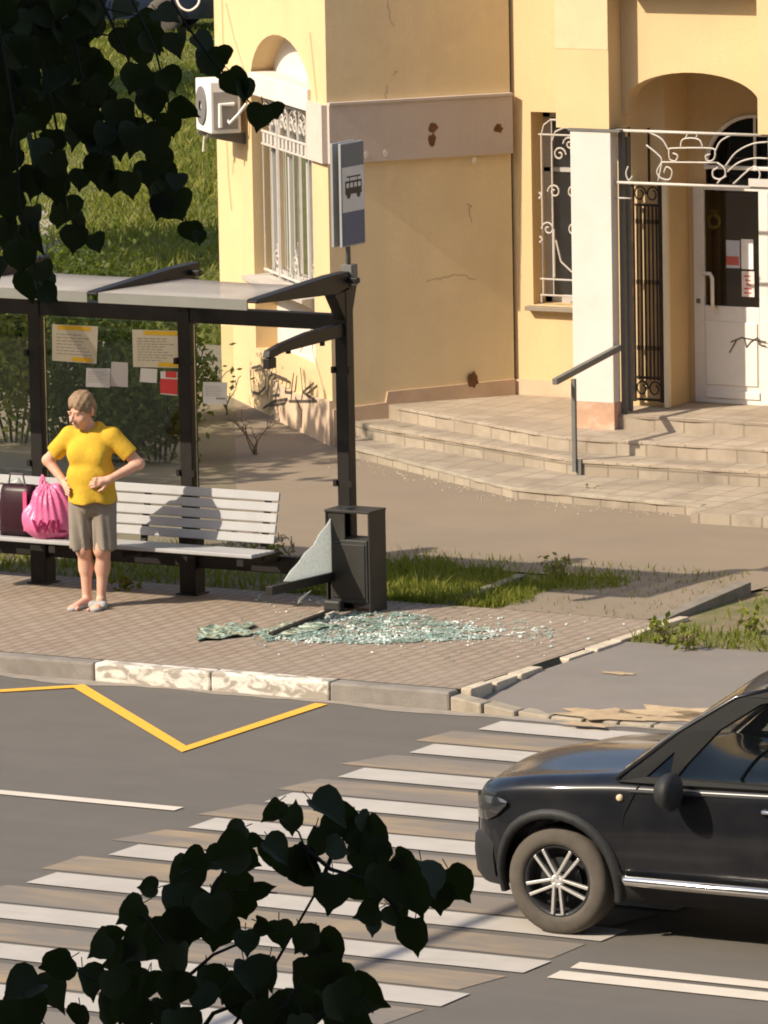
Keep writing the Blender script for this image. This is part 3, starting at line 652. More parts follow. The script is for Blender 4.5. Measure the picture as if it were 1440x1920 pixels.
mb = MB(); mb.box((-4.59, YD-.042, 1.52), (-4.555, YD-.03, 1.56)); mb.build('lock', m_steel, D)
mb = MB(); 
for z in (0,): 
    c = at(1338, 415, Y=YD); mb.lathe((c[0], YD+.01, c[2]), (0, 1, 0), [(.045, 0), (.07, 0)], 20); mb.box((c[0]-.035, YD+.008, c[2]+.085), (c[0]+.035, YD+.012, c[2]+.1))
mb.build('sticker', mat('yellow sticker', (.62, .52, .12), .7), D, fix=False)
mb = MB(); a, b = at(1362, 450, Y=YD), at(1388, 503, Y=YD); c, d = at(1390, 448, Y=YD), at(1413, 505, Y=YD); e, f = at(1391, 508, Y=YD), at(1415, 557, Y=YD)
mb.box((a[0], YD-.006, b[2]), (b[0], YD-.002, a[2]), 0); mb.box((c[0], YD-.006, d[2]), (d[0], YD-.002, c[2]), 1); mb.box((e[0], YD-.006, f[2]), (f[0], YD-.002, e[2]), 2)
zc = (a[2]+b[2])/2; mb.box((a[0], YD-.009, zc-.1), (b[0]-.01, YD-.007, zc-.02), 3)
for k in range(5): mb.box((e[0]+.02+rng.uniform(0, .03), YD-.009, f[2]+.03+k*.038), (f[0]-.02-rng.uniform(0, .03), YD-.007, f[2]+.042+k*.038), 3)
mb.build('notices', [mat('bluish paper', (.55, .56, .62), .8), mat('white paper', (.85, .82, .78), .8), mat('pink paper', (.78, .62, .58), .8), mat('red print', (.5, .12, .1), .8)], D)
G2 = [[(1375, 640), (1395, 632), (1440, 640)], [(1385, 637), (1372, 660)], [(1400, 633), (1404, 650), (1412, 640), (1425, 632), (1428, 645), (1440, 648)]]
mb = MB(); strokes(mb, pxl(G2, np.array([0, YD, 0]), tX, nX), fD, .012, .046); mb.build('graffiti', m_ink, D, fix=False)
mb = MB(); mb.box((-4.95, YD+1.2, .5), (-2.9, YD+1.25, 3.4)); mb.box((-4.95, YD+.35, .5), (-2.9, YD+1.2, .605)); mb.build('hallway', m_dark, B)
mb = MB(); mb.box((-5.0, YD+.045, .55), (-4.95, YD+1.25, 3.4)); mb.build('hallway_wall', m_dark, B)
# the shell behind
mb = MB(); mb.box((-8.6, YW_+.6, .13), (6, YW_+9, H-.05)); mb.build('core', m_wall, B)
mb = MB(); mb.box((-2.86, YC, .13), (8, YW_+.5, H)); mb.build('wall', m_wall, B)
o_ = MB(); o_.prism([fL(LL, H), fL(0, H), fM(LM, H), (8, YC, H), (8, YW_+9, H), fL(LL, H, -6)], (0, 0, .2)); o_.build('roof', m_band, B)

# ------------------------------------------------------------------ entrance steps, three treads and the door landing
m_tile = brick_mat('beige step tiles', (.40, .33, .25), (.345, .28, .21), (.26, .21, .155), .3, .3, .010, offset=0, stain=(.24, .195, .145), stain_amt=.7, stain_scale=2.2, bmp=.5)
m_tiled = brick_mat('worn step tiles', (.37, .31, .235), (.31, .255, .19), (.22, .18, .135), .3, .3, .010, offset=0, stain=(.21, .175, .135), stain_amt=.85, stain_scale=2.2, bmp=.6)
ST = empty('entrance_steps', (-4.5, 10, .13), 'worn tiled entrance steps wrapping round the corner of the yellow building', 'steps')
cC = at(745, 763, Z=.48); cB = at(690, 797, Z=.35); cA = at(659, 838, Z=.22)
def slab(name, pts, z0, z1, m, nose=True):
    b = MB(); b.prism([(x, y, z0) for x, y in pts], (0, 0, z1-z0)); o = b.build(name, m, ST); return o
kC = at(1079, 821, Z=.48); kB = at(1083, 862, Z=.35); kA = at(960, 915, Z=.22)
XR = 5.0
eC = [(cC[0], cC[1]), (kC[0]-.25, kC[1]+.05), (kC[0], kC[1]), (XR, 10.12)]
eB = [(cB[0], cB[1]), (kB[0]-.3, kB[1]+.1), (kB[0], kB[1]-.02), (XR, 9.55)]
eA = [(cA[0], cA[1]), (kA[0], kA[1]), (-2.85, 8.42), (-2.75, 8.05), (XR, 8.02)]
back = [(XR, 12.4), (MM[0], 12.4)]
bk = [tuple(fM(LM-.01, 0)[:2]), ]
def under(c): # where the step meets the side wall
    s = float(np.dot(np.array([c[0], c[1], 0])-Ko, tM)); return tuple(fM(max(.02, s), 0, -.02)[:2])
slab('step', eA + [(XR, 12.4), (MM[0], 12.45), under(cA)], .1, .22, m_tiled)
slab('step', eB + [(XR, 12.4), (MM[0], 12.45), under(cB)], .2, .35, m_tiled)
slab('step', eC + [(XR, 12.4), (MM[0], 12.45), under(cC)], .3, .48, m_tile)
dE = at(1270, 784, Z=.61)[1]-.0
slab('landing', [(-4.868, dE), (XR, dE), (XR, 12.3), (-4.868, 12.3)], .4, .61, m_tile)
# the nosing of each riser stands a little proud
def nosing(pts, z, m):
    P = []
    for i, p in enumerate(pts):
        d = np.array(pts[min(i+1, len(pts)-1)])-np.array(pts[max(i-1, 0)]); d = d/np.linalg.norm(d); P.append((np.array(p), np.array([d[1], -d[0]])))
    b = MB(); rows = []
    Q = []
    for (p, n), (q, n2) in zip(P[:-1], P[1:]):
        k = max(1, int(np.linalg.norm(q-p)/.15))
        for j in range(k+(1 if q is P[-1][0] else 0)):
            t = j/k; Q.append((p+(q-p)*t, n+(n2-n)*t, rng.uniform(-.014, .004)))
    for p, n, e in Q:
        f, k = p+n*(.015+e), p-n*.09
        rows.append([(k[0], k[1], z-.01), (f[0], f[1], z-.022), (f[0], f[1], z+.001+e*.5), (f[0]-n[0]*.012, f[1]-n[1]*.012, z+.005+e*.3), (k[0], k[1], z+.0045)])
    b.grid(rows); b.build('nosing', m, ST)
nosing(eB, .35, m_tile); nosing(eC, .48, m_tile); nosing([(-4.868, dE), (XR, dE)], .61, m_tile); nosing(eA[:3], .222, m_conc)
# crumbled edge of gravel along the lowest step
bl = []
mb = MB()
for i in range(150):
    t = rng.random(); k = 0 if t < .55 else 1; a, b = np.array(eA[k]), np.array(eA[k+1]); p = a+(b-a)*rng.random(); d = b-a; n = np.array([d[1], -d[0]])/np.linalg.norm(d)
    p = p+n*abs(rng.gauss(0, .16)); r = rng.uniform(.006, .02)
    pts = [Vector((p[0]+r*math.cos(a_)*rng.uniform(.6, 1.2), p[1]+r*math.sin(a_)*rng.uniform(.6, 1.2), .128)) for a_ in (0, 1.2, 2.5, 3.8, 5)]
    top = Vector((p[0], p[1], .13+r*.8))
    for q in range(5): mb.face([pts[q], pts[(q+1) % 5], top])
tag(mb.build('rubble', m_conc), 'crumbs of concrete scattered along the lowest entrance step', 'rubble', kind='stuff')

# ------------------------------------------------------------------ handrail
YH = kB[1]-.02
HR = empty('handrail', (kB[0], YH, .22), 'grey steel handrail slanting up the entrance steps to the white column', 'handrail')
h0, h1 = at(1040, 718, Y=YH), at(1158, 654, Y=YC-.02); 
h0 = at(1040, 716, X=-4.8); h1 = at(1160, 652, X=-4.84)
mb = MB(); mb.beam(h0, h1, .05, .055); mb.build('rail', m_steel, HR, bevel=.004)
pp = at(1078, 700, Y=YH); ph = h0[2]+(h1[2]-h0[2])*((YH-h0[1])/(h1[1]-h0[1]))
mb = MB(); mb.box((kB[0]-.018, YH-.05, .25), (kB[0]+.018, YH-.015, ph-.02)); mb.build('post', m_steel, HR)
mb = MB(); mb.box((kB[0]+.02, YH-.03, .222), (kB[0]+.06, YH-.0, .36)); mb.build('bracket', m_steel, HR)

# ------------------------------------------------------------------ wrought iron at the entrance
YG = YC+.06
gx_ = lambda px, py: (lambda p: (p[0], p[2]))(at(px, py, Y=YG))
EG = empty('scroll_grille', (-4.2, YG, 2.7), 'white wrought iron grille of scrolls and arcs over the entrance', 'grille')
mb = MB()
def ct(pts, r=.009, n=6): mb.tube([(x, YG, z) for x, z in pts], r, n)
za, zb = gx_(1290, 249)[1], gx_(1290, 347)[1]
ct([(-4.86, za), (-3.3, za)], .014); ct([(-4.86, zb), (-3.3, zb)], .014); ct([(-4.86, zb-.14), (-4.7, zb-.14)], .008)
mb.build('rail', m_irow, EG, smooth=True)
mb = MB()
def pl(l): return [gx_(a, b) for a, b in l]
def smooth(l, n=5):
    P = [np.array(p) for p in l]; P = [2*P[0]-P[1]]+P+[2*P[-1]-P[-2]]; o = []
    for i in range(1, len(P)-2):
        for k in range(n):
            t = k/n; o.append(tuple(.5*((2*P[i])+(-P[i-1]+P[i+1])*t+(2*P[i-1]-5*P[i]+4*P[i+1]-P[i+2])*t*t+(-P[i-1]+3*P[i]-3*P[i+1]+P[i+2])*t**3)))
    o.append(tuple(P[-2])); return o
for l in ([(1212, 246), (1240, 260), (1254, 282)], [(1212, 272), (1232, 288), (1241, 302), (1234, 340)], [(1254, 282), (1256, 298), (1266, 302), (1271, 292), (1262, 287)], [(1254, 282), (1262, 278), (1332, 278), (1341, 286), (1338, 299), (1328, 302), (1323, 293), (1332, 289)],
          [(1241, 304), (1345, 305)], [(1241, 304), (1232, 322), (1240, 334), (1256, 336), (1260, 320), (1250, 313), (1245, 324)], [(1345, 305), (1358, 315), (1360, 328), (1350, 336), (1338, 332), (1337, 320), (1347, 314)],
          [(1276, 277), (1280, 262), (1298, 259), (1312, 263), (1318, 276)], [(1286, 258), (1290, 250)], [(1306, 258), (1308, 250)], [(1341, 284), (1352, 264), (1378, 250)], [(1360, 312), (1380, 286), (1410, 270), (1440, 266)], [(1364, 322), (1385, 305), (1412, 297), (1440, 297)],
          [(1375, 345), (1400, 322), (1416, 312), (1425, 325), (1422, 340)], [(1345, 344), (1352, 336), (1362, 330)], [(1178, 312), (1174, 325), (1179, 338), (1186, 330)]):
    ct(smooth(pl(l)), .008)
mb.build('scrolls', m_irow, EG, smooth=True)
mb = MB(); q = at(1412, 345, Y=YG); mb.box((q[0]-.03, YG-.03, q[2]-.02), (q[0]+.3, YG-.018, q[2]+.05)); mb.build('plate', m_irow, EG)
# the barred gate leaf, folded open into the porch
IG = empty('barred_gate', (-5.0, YC+.3, .61), 'narrow dark iron gate folded open beside the white column', 'gate')
xg, y0g, y1g = -5.02, YC+.42, YP-.03
ga, gb = at(1186, 345, Y=YP-.05)[0], at(1238, 345, Y=YP-.05)[0]
yg = YP-.06; zt = at(1210, 343, Y=yg)[2]; zbm = .66
gp = lambda s, z: (ga+(gb-ga)*s, yg, z)
mb = MB()
for s in (0, 1): mb.beam(gp(s, zbm), gp(s, zt), .03, .03, up=(0, 1, 0))
for z in (zbm+.02, zbm+.22, zt-.2, zt): mb.beam(gp(0, z), gp(1, z), .022, .022)
mb.build('frame', m_irob, IG)
mb = MB()
for s in (.16, .3, .44, .58, .72, .86):
    mb.tube([gp(s, zbm+.2), gp(s, zt-.2)], .009, 6)
    for z in (1.15, 1.75, 2.3): mb.tube([gp(s, z-.02), gp(s, z+.02)], .016, 6)
mb.build('bar', m_irob, IG)
mb = MB()
for s in (.27, .73):
    for zc in (zt-.1, zbm+.12):
        mb = MB(); mb.tube([gp(*q) for q in [(a, b) for a, b in [(s+.23*math.cos(t)*(1-.07*t), zc+.075*math.sin(t)*(1-.07*t)) for t in [i*.5 for i in range(16)]]]], .008, 5); mb.build('scroll', m_irob, IG)
mb = MB(); mb.box((gb+.03, yg-.02, .62), (gb+.075, yg+.03, zt+.03)); mb.build('post', mat('cream gate post', (.74, .62, .42), .7, .05, 4), IG)
mb = MB()
for s in (-.08, .62): mb.tube([gp(s, zt), gp(s, zb+.02+.42)], .012, 6)
mb.build('hanger', m_irob, IG)

# ------------------------------------------------------------------ air conditioner and cable loop
AC = empty('air_conditioner', fL(3.7, 2.7, .2), 'white air conditioner box on the left wall of the yellow building', 'air conditioner')
mb = MB(); m_acw = mat('white sheet metal', (.76, .73, .68), .5, .03, 4); a0, a1 = 2.84, 3.40
mb.prism([fL(a0, 2.80, .07), fL(a1, 2.80, .07), fL(a1, 3.30, .07), fL(a0, 3.30, .07)], nL*.30); mb.build('casing', m_acw, AC, bevel=.012)
mb = MB(); mb.prism([fL(a0-.006, 2.84, .10), fL(a0-.006, 2.84, .34), fL(a0-.006, 3.2, .34), fL(a0-.006, 3.2, .10)], tL*.004); mb.build('side_panel', mat('grey sheet metal', (.30, .28, .25), .6), AC, fix=False)
mb = MB(); mb.lathe(fL((a0+a1)/2+.04, 3.05, .375), nL, [(.19, 0), (.185, .012), (.12, .016), (.05, .016)], 24); mb.build('fan_grille', mat('dark fan grille', (.16, .15, .14), .6), AC)
mb = MB()
for s in (a0+.1, a1-.1): mb.prism([fL(s, 2.79, .0), fL(s, 2.79, .38), fL(s, 2.76, .38), fL(s, 2.68, .02), fL(s, 2.68, 0)], tL*.035)
mb.build('bracket', m_steel, AC)
mb = MB(); mb.tube(smooth_ := [fL(a0+.0, 2.93, .2), fL(a0-.06, 2.90, .2), fL(a0-.08, 2.98, .12), fL(a0-.06, 3.08, .03)], .016, 6); mb.build('hose', m_acw, AC)
mb = MB(); mb.tube([fL(a1-.1, 2.80, .3), fL(a1-.02, 2.70, .3), fL(a1+.02, 2.58, .3)], .012, 6); mb.build('hose', m_acw, AC)
mb = MB(); mb.tube([fL(a0-.02, 2.86, .28), fL(a0-.02, 3.08, .28), fL(a0-.02, 3.08, .14)], .02, 6); mb.build('hose', m_acw, AC)
CL = empty('cable_loop', at(353, 0, Y=16), 'loop of white cable hanging beside the yellow building', 'cable')
c = fL(LL, 0) + nL*.22 + tL*.05; q = [at(px, py, D=float(np.dot(c*[1, 1, 0]+Z3*4-CAM, FW))) for px, py in ((332, -30), (330, -8), (338, 12), (354, 20), (370, 10), (374, -8), (368, -30))]
q = [np.array(x) for x in smooth([tuple(p) for p in q])]
mb = MB(); mb.tube(q + [q[-1]+Z3*.4, q[-1]+Z3*.4-nL*.1-tL*.05+Z3*.05], .011, 6); mb.build('cable', m_acw, CL)
# ------------------------------------------------------------------ bus shelter
m_blk = mat('dark brown steel', (.013, .011, .009), .55, .12, 6, stain=(.03, .024, .018), stain_amt=.5, stain_scale=4)
m_roof = leafy(mat('milky roof sheet', (.78, .75, .72), .5, .04, 1.5, stain=(.42, .40, .36), stain_amt=.4, stain_scale=1.2), .62, (.85, .82, .78))
_nt = m_roof.node_tree; _o = next(n for n in _nt.nodes if n.type == 'OUTPUT_MATERIAL'); _sh = _o.inputs[0].links[0].from_socket
_tr = _nt.nodes.new('ShaderNodeBsdfTransparent'); _tr.inputs[0].default_value = (.9, .88, .84, 1); _mx = _nt.nodes.new('ShaderNodeMixShader'); _mx.inputs[0].default_value = .38
_nt.links.new(_sh, _mx.inputs[1]); _nt.links.new(_tr.outputs[0], _mx.inputs[2]); _nt.links.new(_mx.outputs[0], _o.inputs[0])
m_fasc = mat('grey roof edge', (.20, .195, .17), .6, .08, 3)
m_gl = glass_mat('shelter glass', (.95, .98, .94), .96, .02, (.45, .48, .45))
YS = 3.08; PX = (-7.54, -6.09, -4.67, -3.215)
ZT = 2.80
SH = empty('bus_shelter', (-4.67, YS, G), 'dark steel bus shelter with pale cantilever roof and glass panes, its end pane smashed', 'bus shelter')
for x in PX:
    p = bpy.data.objects.new('post', None); COL.objects.link(p); p.parent = SH; p.location = Vector((x, YS, G)) - SH.location
    mb = MB(); mb.box((x-.055, YS-.055, G), (x+.055, YS+.055, ZT-.14)); 
    mb.prism([(x-.05, YS-.056, 2.42), (x-.05, YS-.22, ZT-.16), (x-.05, YS+.02, ZT-.14)], (.1, 0, 0)); mb.prism([(x-.05, YS+.054, 2.46), (x-.05, YS+.13, ZT-.12), (x-.05, YS-.0, ZT-.12)], (.1, 0, 0))
    mb.build('shaft', m_blk, p, bevel=.006)
    mb = MB(); mb.box((x-.075, YS-.075, G), (x+.075, YS+.075, .62)); mb.box((x-.10, YS-.10, G-.01), (x+.10, YS+.10, G+.015)); mb.build('foot', m_blk, p, bevel=.006)
    for z in (2.0, 1.1):
        for q in (-.085, .055): mb = MB(); mb.box((x+q, YS-.075, z), (x+q+.03, YS-.03, z+.05)); mb.build('clamp', m_blk, p)
    # tapering roof arm with a rounded end
    mb = MB(); w = .05
    prof = [(YS+.15, ZT+.0), (YS+.15, ZT-.10), (YS-.18, ZT-.16), (1.80, ZT-.105), (1.71, ZT-.10), (1.68, ZT-.085), (1.71, ZT-.066), (YS-.25, ZT-.005)]
    mb.prism([(x-w, y, z) for y, z in prof], (2*w, 0, 0)); mb.box((x+w, YS-.02, ZT-.09), (x+.14, YS+.03, ZT-.045)); mb.build('arm', m_blk, SH, bevel=.008)
for a, b in zip(PX[:-1], PX[1:]):
    mb = MB(); x0, x1 = a+.052, b-.052
    rows = []
    for y, z in ((1.72, ZT-.075), (2.1, ZT-.08), (2.5, ZT-.09), (2.95, ZT-.10)): rows.append([(x0+(x1-x0)*k/4, y, z-.012*math.sin(math.pi*k/4)) for k in range(5)])
    mb.grid(rows); o = mb.build('roof_panel', m_roof, SH, smooth=True); so = o.modifiers.new('thick', 'SOLIDIFY'); so.thickness = .012
    mb = MB(); mb.box((x0, 1.700, ZT-.155), (x1, 1.718, ZT-.075)); mb.build('roof_edge', m_fasc, SH)
    mb = MB(); mb.box((x0+.004, YS-.045, 2.335), (x1-.004, YS+.045, 2.462)); mb.build('beam', m_blk, SH, bevel=.006)
    mb = MB(); mb.box((x0-.02, YS-.03, .36), (x1+.02, YS+.03, .50)); mb.build('lower_rail', m_blk, SH, bevel=.006)
# glass panes at the back; the last bay keeps only its left half
for i, (a, b) in enumerate(zip(PX[:-1], PX[1:])):
    mb = MB(); x0, x1 = a+.07, b-.07
    if i < 2: mb.box((x0, YS-.004, .52), (x1, YS+.004, 2.32))
    else: mb.box((x0, YS-.004, .52), (x0+.36, YS+.004, 2.32))
    mb.build('glass_pane', m_gl, SH, fix=True)
# smashed side panel: top frame, bottom frame and a jagged remnant of crazed glass
xs_ = PX[3]
mb = MB(); mb.prism([(xs_-.03, y, z) for y, z in ((YS-.056, 2.40), (YS-.056, 2.29), (2.1, 2.275), (1.93, 2.25), (1.88, 2.26), (1.9, 2.31), (2.1, 2.345), (2.5, 2.385))], (.06, 0, 0)); mb.box((xs_-.03, 1.88, 2.17), (xs_+.03, 1.99, 2.25))
for y in (2.2, 2.72): mb.box((xs_-.015, y, 2.25), (xs_+.015, y+.04, 2.29))
mb.build('side_frame', m_blk, SH, bevel=.005)
pb0, pb1 = at(505, 1108, X=xs_), at(630, 1080, X=xs_)
mb = MB(); mb.beam((xs_, pb0[1], pb0[2]), (xs_, YS-.056, pb1[2]), .06, .07); mb.build('side_rail', m_blk, SH, bevel=.005)
m_craze, nt, bs = new_mat('crazed glass')
vo = nt.nodes.new('ShaderNodeTexVoronoi'); vo.feature = 'DISTANCE_TO_EDGE'; vo.inputs['Scale'].default_value = 22
nt.links.new(nt.nodes.new('ShaderNodeNewGeometry').outputs['Position'], vo.inputs['Vector'])
c = mixc(nt, ramp(nt, vo.outputs[0], .0, .16), (.92, .93, .91), (.48, .56, .52)); c = mixc(nt, ramp(nt, noise(nt, 6), .4, .65), c, (.80, .82, .79))
nt.links.new(c, bs.inputs['Base Color']); bs.inputs['Roughness'].default_value = .25; bs.inputs['Alpha'].default_value = .85; bump(nt, bs, vo.outputs[0], .6, .01); leafy(m_craze, .5, (.85, .88, .85))
tri = [at(px, py, X=xs_) for px, py in ((626, 962), (612, 985), (598, 1002), (588, 1022), (572, 1036), (560, 1054), (545, 1070), (532, 1090), (560, 1090), (626, 1078))]
mb = MB(); mb.prism([(xs_-.004, p[1], p[2]) for p in tri], (.008, 0, 0)); mb.build('broken_pane', m_craze, SH, fix=True)
# ------------------------------------------------------------------ benches
m_slat = mat('pale grey bench paint', (.36, .355, .355), .55, .06, 4, stain=(.30, .28, .26), stain_amt=.35, stain_scale=3)
def bench(x0, x1, z, label):
    o = empty('bench', ((x0+x1)/2, 2.6, G), label, 'bench')
    ys, zs = 2.47, z
    sb = bpy.data.objects.new('seat', None); COL.objects.link(sb); sb.parent = o; 
    bb = bpy.data.objects.new('backrest', None); COL.objects.link(bb); bb.parent = o
    for k in range(4):
        mb = MB(); y = ys+k*.09; mb.box((x0, y, zs-.035+.004*(k == 0)), (x1, y+.086, zs-.004*k)); mb.build('slat', m_slat, sb, bevel=.006)
    for k in range(5):
        y = 2.82+k*.022; zz_ = zs+.035+k*.082
        mb = MB(); mb.box((x0, y, zz_), (x1, y+.022, zz_+.072), R=Matrix.Rotation(-.26, 3, 'X')); mb.build('slat', m_slat, bb, bevel=.006)
    for x in (x0+.12, x0+1.0, (x0+x1)/2+.2, x1-.12):
        mb = MB(); mb.box((x-.03, ys+.02, zs-.10), (x+.03, 2.80, zs-.036)); mb.beam((x, 2.85, zs-.06), (x, 2.955, zs+.42), .05, .03); mb.box((x-.03, 2.78, zs-.14), (x+.03, YS-.03, zs-.06)); mb.build('bracket', m_blk, o)
ZB = .60
bench(-6.62, -3.74, ZB, 'long pale grey slatted bench in the bus shelter, with shopping bags at its left end')
# ------------------------------------------------------------------ notices stuck to the panes
m_pap = lambda n, c: mat(n, c, .85, .04, 5)
m_p = {'cream': m_pap('cream paper', (.62, .56, .43)), 'white': m_pap('white paper sheet', (.66, .64, .62)), 'yellow': m_pap('yellow print', (.72, .44, .03)), 'red': m_pap('red print block', (.62, .06, .06)), 'ink': m_pap('dark print', (.28, .26, .23)), 'grey': m_pap('grey paper sheet', (.50, .47, .46))}
keys = list(m_p)
def notice(quad, base, label, bands=(), lines=0, l0=.2, l1=.85, indent=.1, dy=0):
    P = [at(px, py, Y=YS-.012-dy) for px, py in quad]   # tl tr br bl
    P = [np.array(p) for p in P]
    o = empty('notice', (P[0]+P[2])/2, label, 'notice', 'paper notices stuck to the shelter glass')
    f = lambda u, v, d: (P[0]*(1-u)+P[1]*u)*(1-v)+(P[3]*(1-u)+P[2]*u)*v+np.array([0, -d, 0])
    mb = MB(); mb.prism([f(0, 0, 0), f(1, 0, 0), f(1, 1, 0), f(0, 1, 0)], (0, -.0015, 0)); mb.build('sheet', m_p[base], o, fix=True)
    for (u0, v0, u1, v1, c) in bands:
        b = MB(); b.face([f(u0, v0, .004), f(u1, v0, .004), f(u1, v1, .004), f(u0, v1, .004)]); b.build('printed_band', m_p[c], o, fix=False)
    if lines:
        b = MB()
        for k in range(lines):
            v = l0+(l1-l0)*k/max(1, lines-1); e = 1-indent-rng.uniform(0, .25); u = indent
            while u < e-.05:
                w = rng.uniform(.05, .14); b.face([f(u, v, .003), f(min(e, u+w), v, .003), f(min(e, u+w), v+.022, .003), f(u, v+.022, .003)]); u += w+.025
        b.build('text_lines', m_p['ink'], o, fix=False)
notice([(98, 608), (184, 612), (181, 682), (98, 676)], 'cream', 'cream notice with yellow bands on the left pane, above the standing person', [(.12, .02, .85, .13, 'yellow'), (.45, .86, .9, .97, 'yellow')], 7, .25, .78)
notice([(248, 618), (336, 620), (336, 690), (250, 688)], 'cream', 'large cream notice with orange bands beside the middle shelter post', [(.25, .02, 1, .13, 'yellow'), (.55, .86, 1, .97, 'yellow')], 9, .22, .80)
notice([(162, 690), (207, 691), (206, 727), (161, 725)], 'white', 'small white sheet below the yellow banded notices, nearest to the head', (), 5, .2, .7)
notice([(209, 678), (240, 680), (240, 726), (207, 724)], 'grey', 'greyish sheet right beside the small white sheet', (), 0)
notice([(264, 690), (295, 692), (294, 718), (262, 716)], 'white', 'small blank sheet half under the large orange banded notice', (), 0, dy=.003)
notice([(301, 696), (333, 697), (333, 742), (301, 739)], 'white', 'red and white notice low beside the middle shelter post', [(0, .32, 1, .95, 'red'), (.3, 0, .95, .25, 'red')], 0)
notice([(381, 716), (426, 717), (425, 758), (381, 757)], 'white', 'white notice alone on the pane right of the middle post', [(.55, .70, .95, .78, 'ink')], 5, .2, .6)
# ------------------------------------------------------------------ bus stop sign on the end post
SG = empty('bus_stop_sign', (xs_+.02, YS+.06, ZT), 'double sided blue and white bus stop sign on a thin pole above the shelter', 'bus stop sign')
spx = xs_+.015
mb = MB(); mb.tube([(spx, YS+.06, ZT-.1), (spx, YS+.06, 3.78)], .021, 10); mb.build('pole', m_steel, SG, smooth=True)
mb = MB(); mb.box((spx-.05, YS+.02, ZT-.12), (spx+.05, YS+.12, ZT+.05)); mb.build('collar', m_steel, SG, bevel=.004)
m_blue = mat('sign blue', (.055, .085, .155), .5, .05, 5); m_navy = mat('faded dark blue', (.10, .125, .15), .5, .06, 5); m_sgw = mat('sign white', (.58, .56, .52), .5, .05, 4); m_edge = mat('sign edge', (.30, .30, .29), .5)
y0, y1 = 2.965, 3.325; z0, z1 = 3.0, 3.815
for sx, nm in ((.03, 'plate'), (-.045, 'plate')):
    xx = spx+sx; p = bpy.data.objects.new(nm, None); COL.objects.link(p); p.parent = SG; p.location = Vector((xx, (y0+y1)/2, z0)) - SG.location
    mb = MB(); mb.box((xx, y0, z0), (xx+.022, y1, z1)); mb.build('panel', m_edge, p, bevel=.003)
    xf = xx+.0255 if sx > 0 else xx-.0035
    mb = MB(); mb.box((min(xf, xf-.002), y0+.012, z0+.012), (max(xf, xf-.002), y1-.012, z0+.27)); mb.build('lower_field', m_blue, p)
    mb = MB(); mb.box((min(xf, xf-.002), y0+.012, z0+.272), (max(xf, xf-.002), y1-.012, z1-.19)); mb.build('middle_field', m_sgw, p)
    mb = MB(); mb.box((min(xf, xf-.002), y0+.012, z1-.188), (max(xf, xf-.002), y1-.012, z1-.012)); mb.build('upper_field', m_navy, p)
    if sx > 0:                       # bus pictogram: body, windows, wheels, roof line
        xi = xf+.0015; b = MB(); yc, zc = (y0+y1)/2+.0, z0+.44; R_ = lambda a, b_, c, d, m=0: b.face([(xi+.001*m, yc+a, zc+c), (xi+.001*m, yc+b_, zc+c), (xi+.001*m, yc+b_, zc+d), (xi+.001*m, yc+a, zc+d)], m)
        R_(-.125, .13, -.03, .075)
        for k in range(4): R_(-.11+k*.06, -.11+k*.06+.042, .022, .058, 1)
        for yy in (-.075, .08): b.lathe((xi+.001, yc+yy, zc-.035), (1, 0, 0), [(.03, 0), (.0, .0005)], 14)
        R_(-.10, .115, .10, .112); R_(-.06, -.05, .075, .10); R_(.06, .07, .075, .10)
        b.build('bus_symbol', [mat('pictogram black', (.03, .028, .025), .6), m_sgw], p, fix=False)
# ------------------------------------------------------------------ litter bin
m_bin = mat('dark grey sheet steel', (.028, .026, .022), .5, .12, 5, stain=(.05, .045, .036), stain_amt=.5, stain_scale=3)
m_bin2 = mat('inner bin steel', (.035, .034, .032), .55, .15, 6)
bx, by = at(636, 1138, Z=G)[0], 2.80
BN = empty('litter_bin', (bx+.2, by+.12, G), 'dark steel litter bin with open hood at the end of the bus shelter', 'litter bin')
bw, bd, bh = .40, .26, .80
for x in (bx, bx+bw-.014):
    mb = MB(); mb.box((x, by, G), (x+.014, by+bd, G+bh-.012)); mb.build('side_wall', m_bin, BN, bevel=.002)
mb = MB(); mb.box((bx-.004, by-.004, G+bh-.012), (bx+bw+.004, by+bd+.004, G+bh+.008)); mb.build('top', m_bin, BN, bevel=.003)
mb = MB(); mb.tube([(bx+.15, by+.10, G+bh+.008), (bx+.15, by+.1, G+bh+.02)], .05, 14); mb.build('ashtray', m_bin2, BN)
mb = MB(); mb.box((bx+.03, by+.012, G+.07), (bx+bw-.03, by+bd-.012, G+.575)); mb.build('bucket', m_bin2, BN, bevel=.008)
mb = MB(); mb.box((bx+.016, by+.01, G+.575), (bx+.17, by+.02, G+bh-.014)); mb.build('hood_plate', m_bin, BN); mb = MB(); mb.box((bx+.016, by+bd-.02, G+.575), (bx+.10, by+bd-.01, G+bh-.014)); mb.build('hood_plate', m_bin, BN)
mb = MB(); mb.box((bx+.05, by+.004, G+.11), (bx+bw-.05, by+.011, G+.54)); mb.build('door', m_bin, BN, bevel=.003)
mb = MB(); mb.box((bx-.02, by-.03, G), (bx+.14, by+.05, G+.09)); mb.build('foot', m_bin2, BN, bevel=.02)
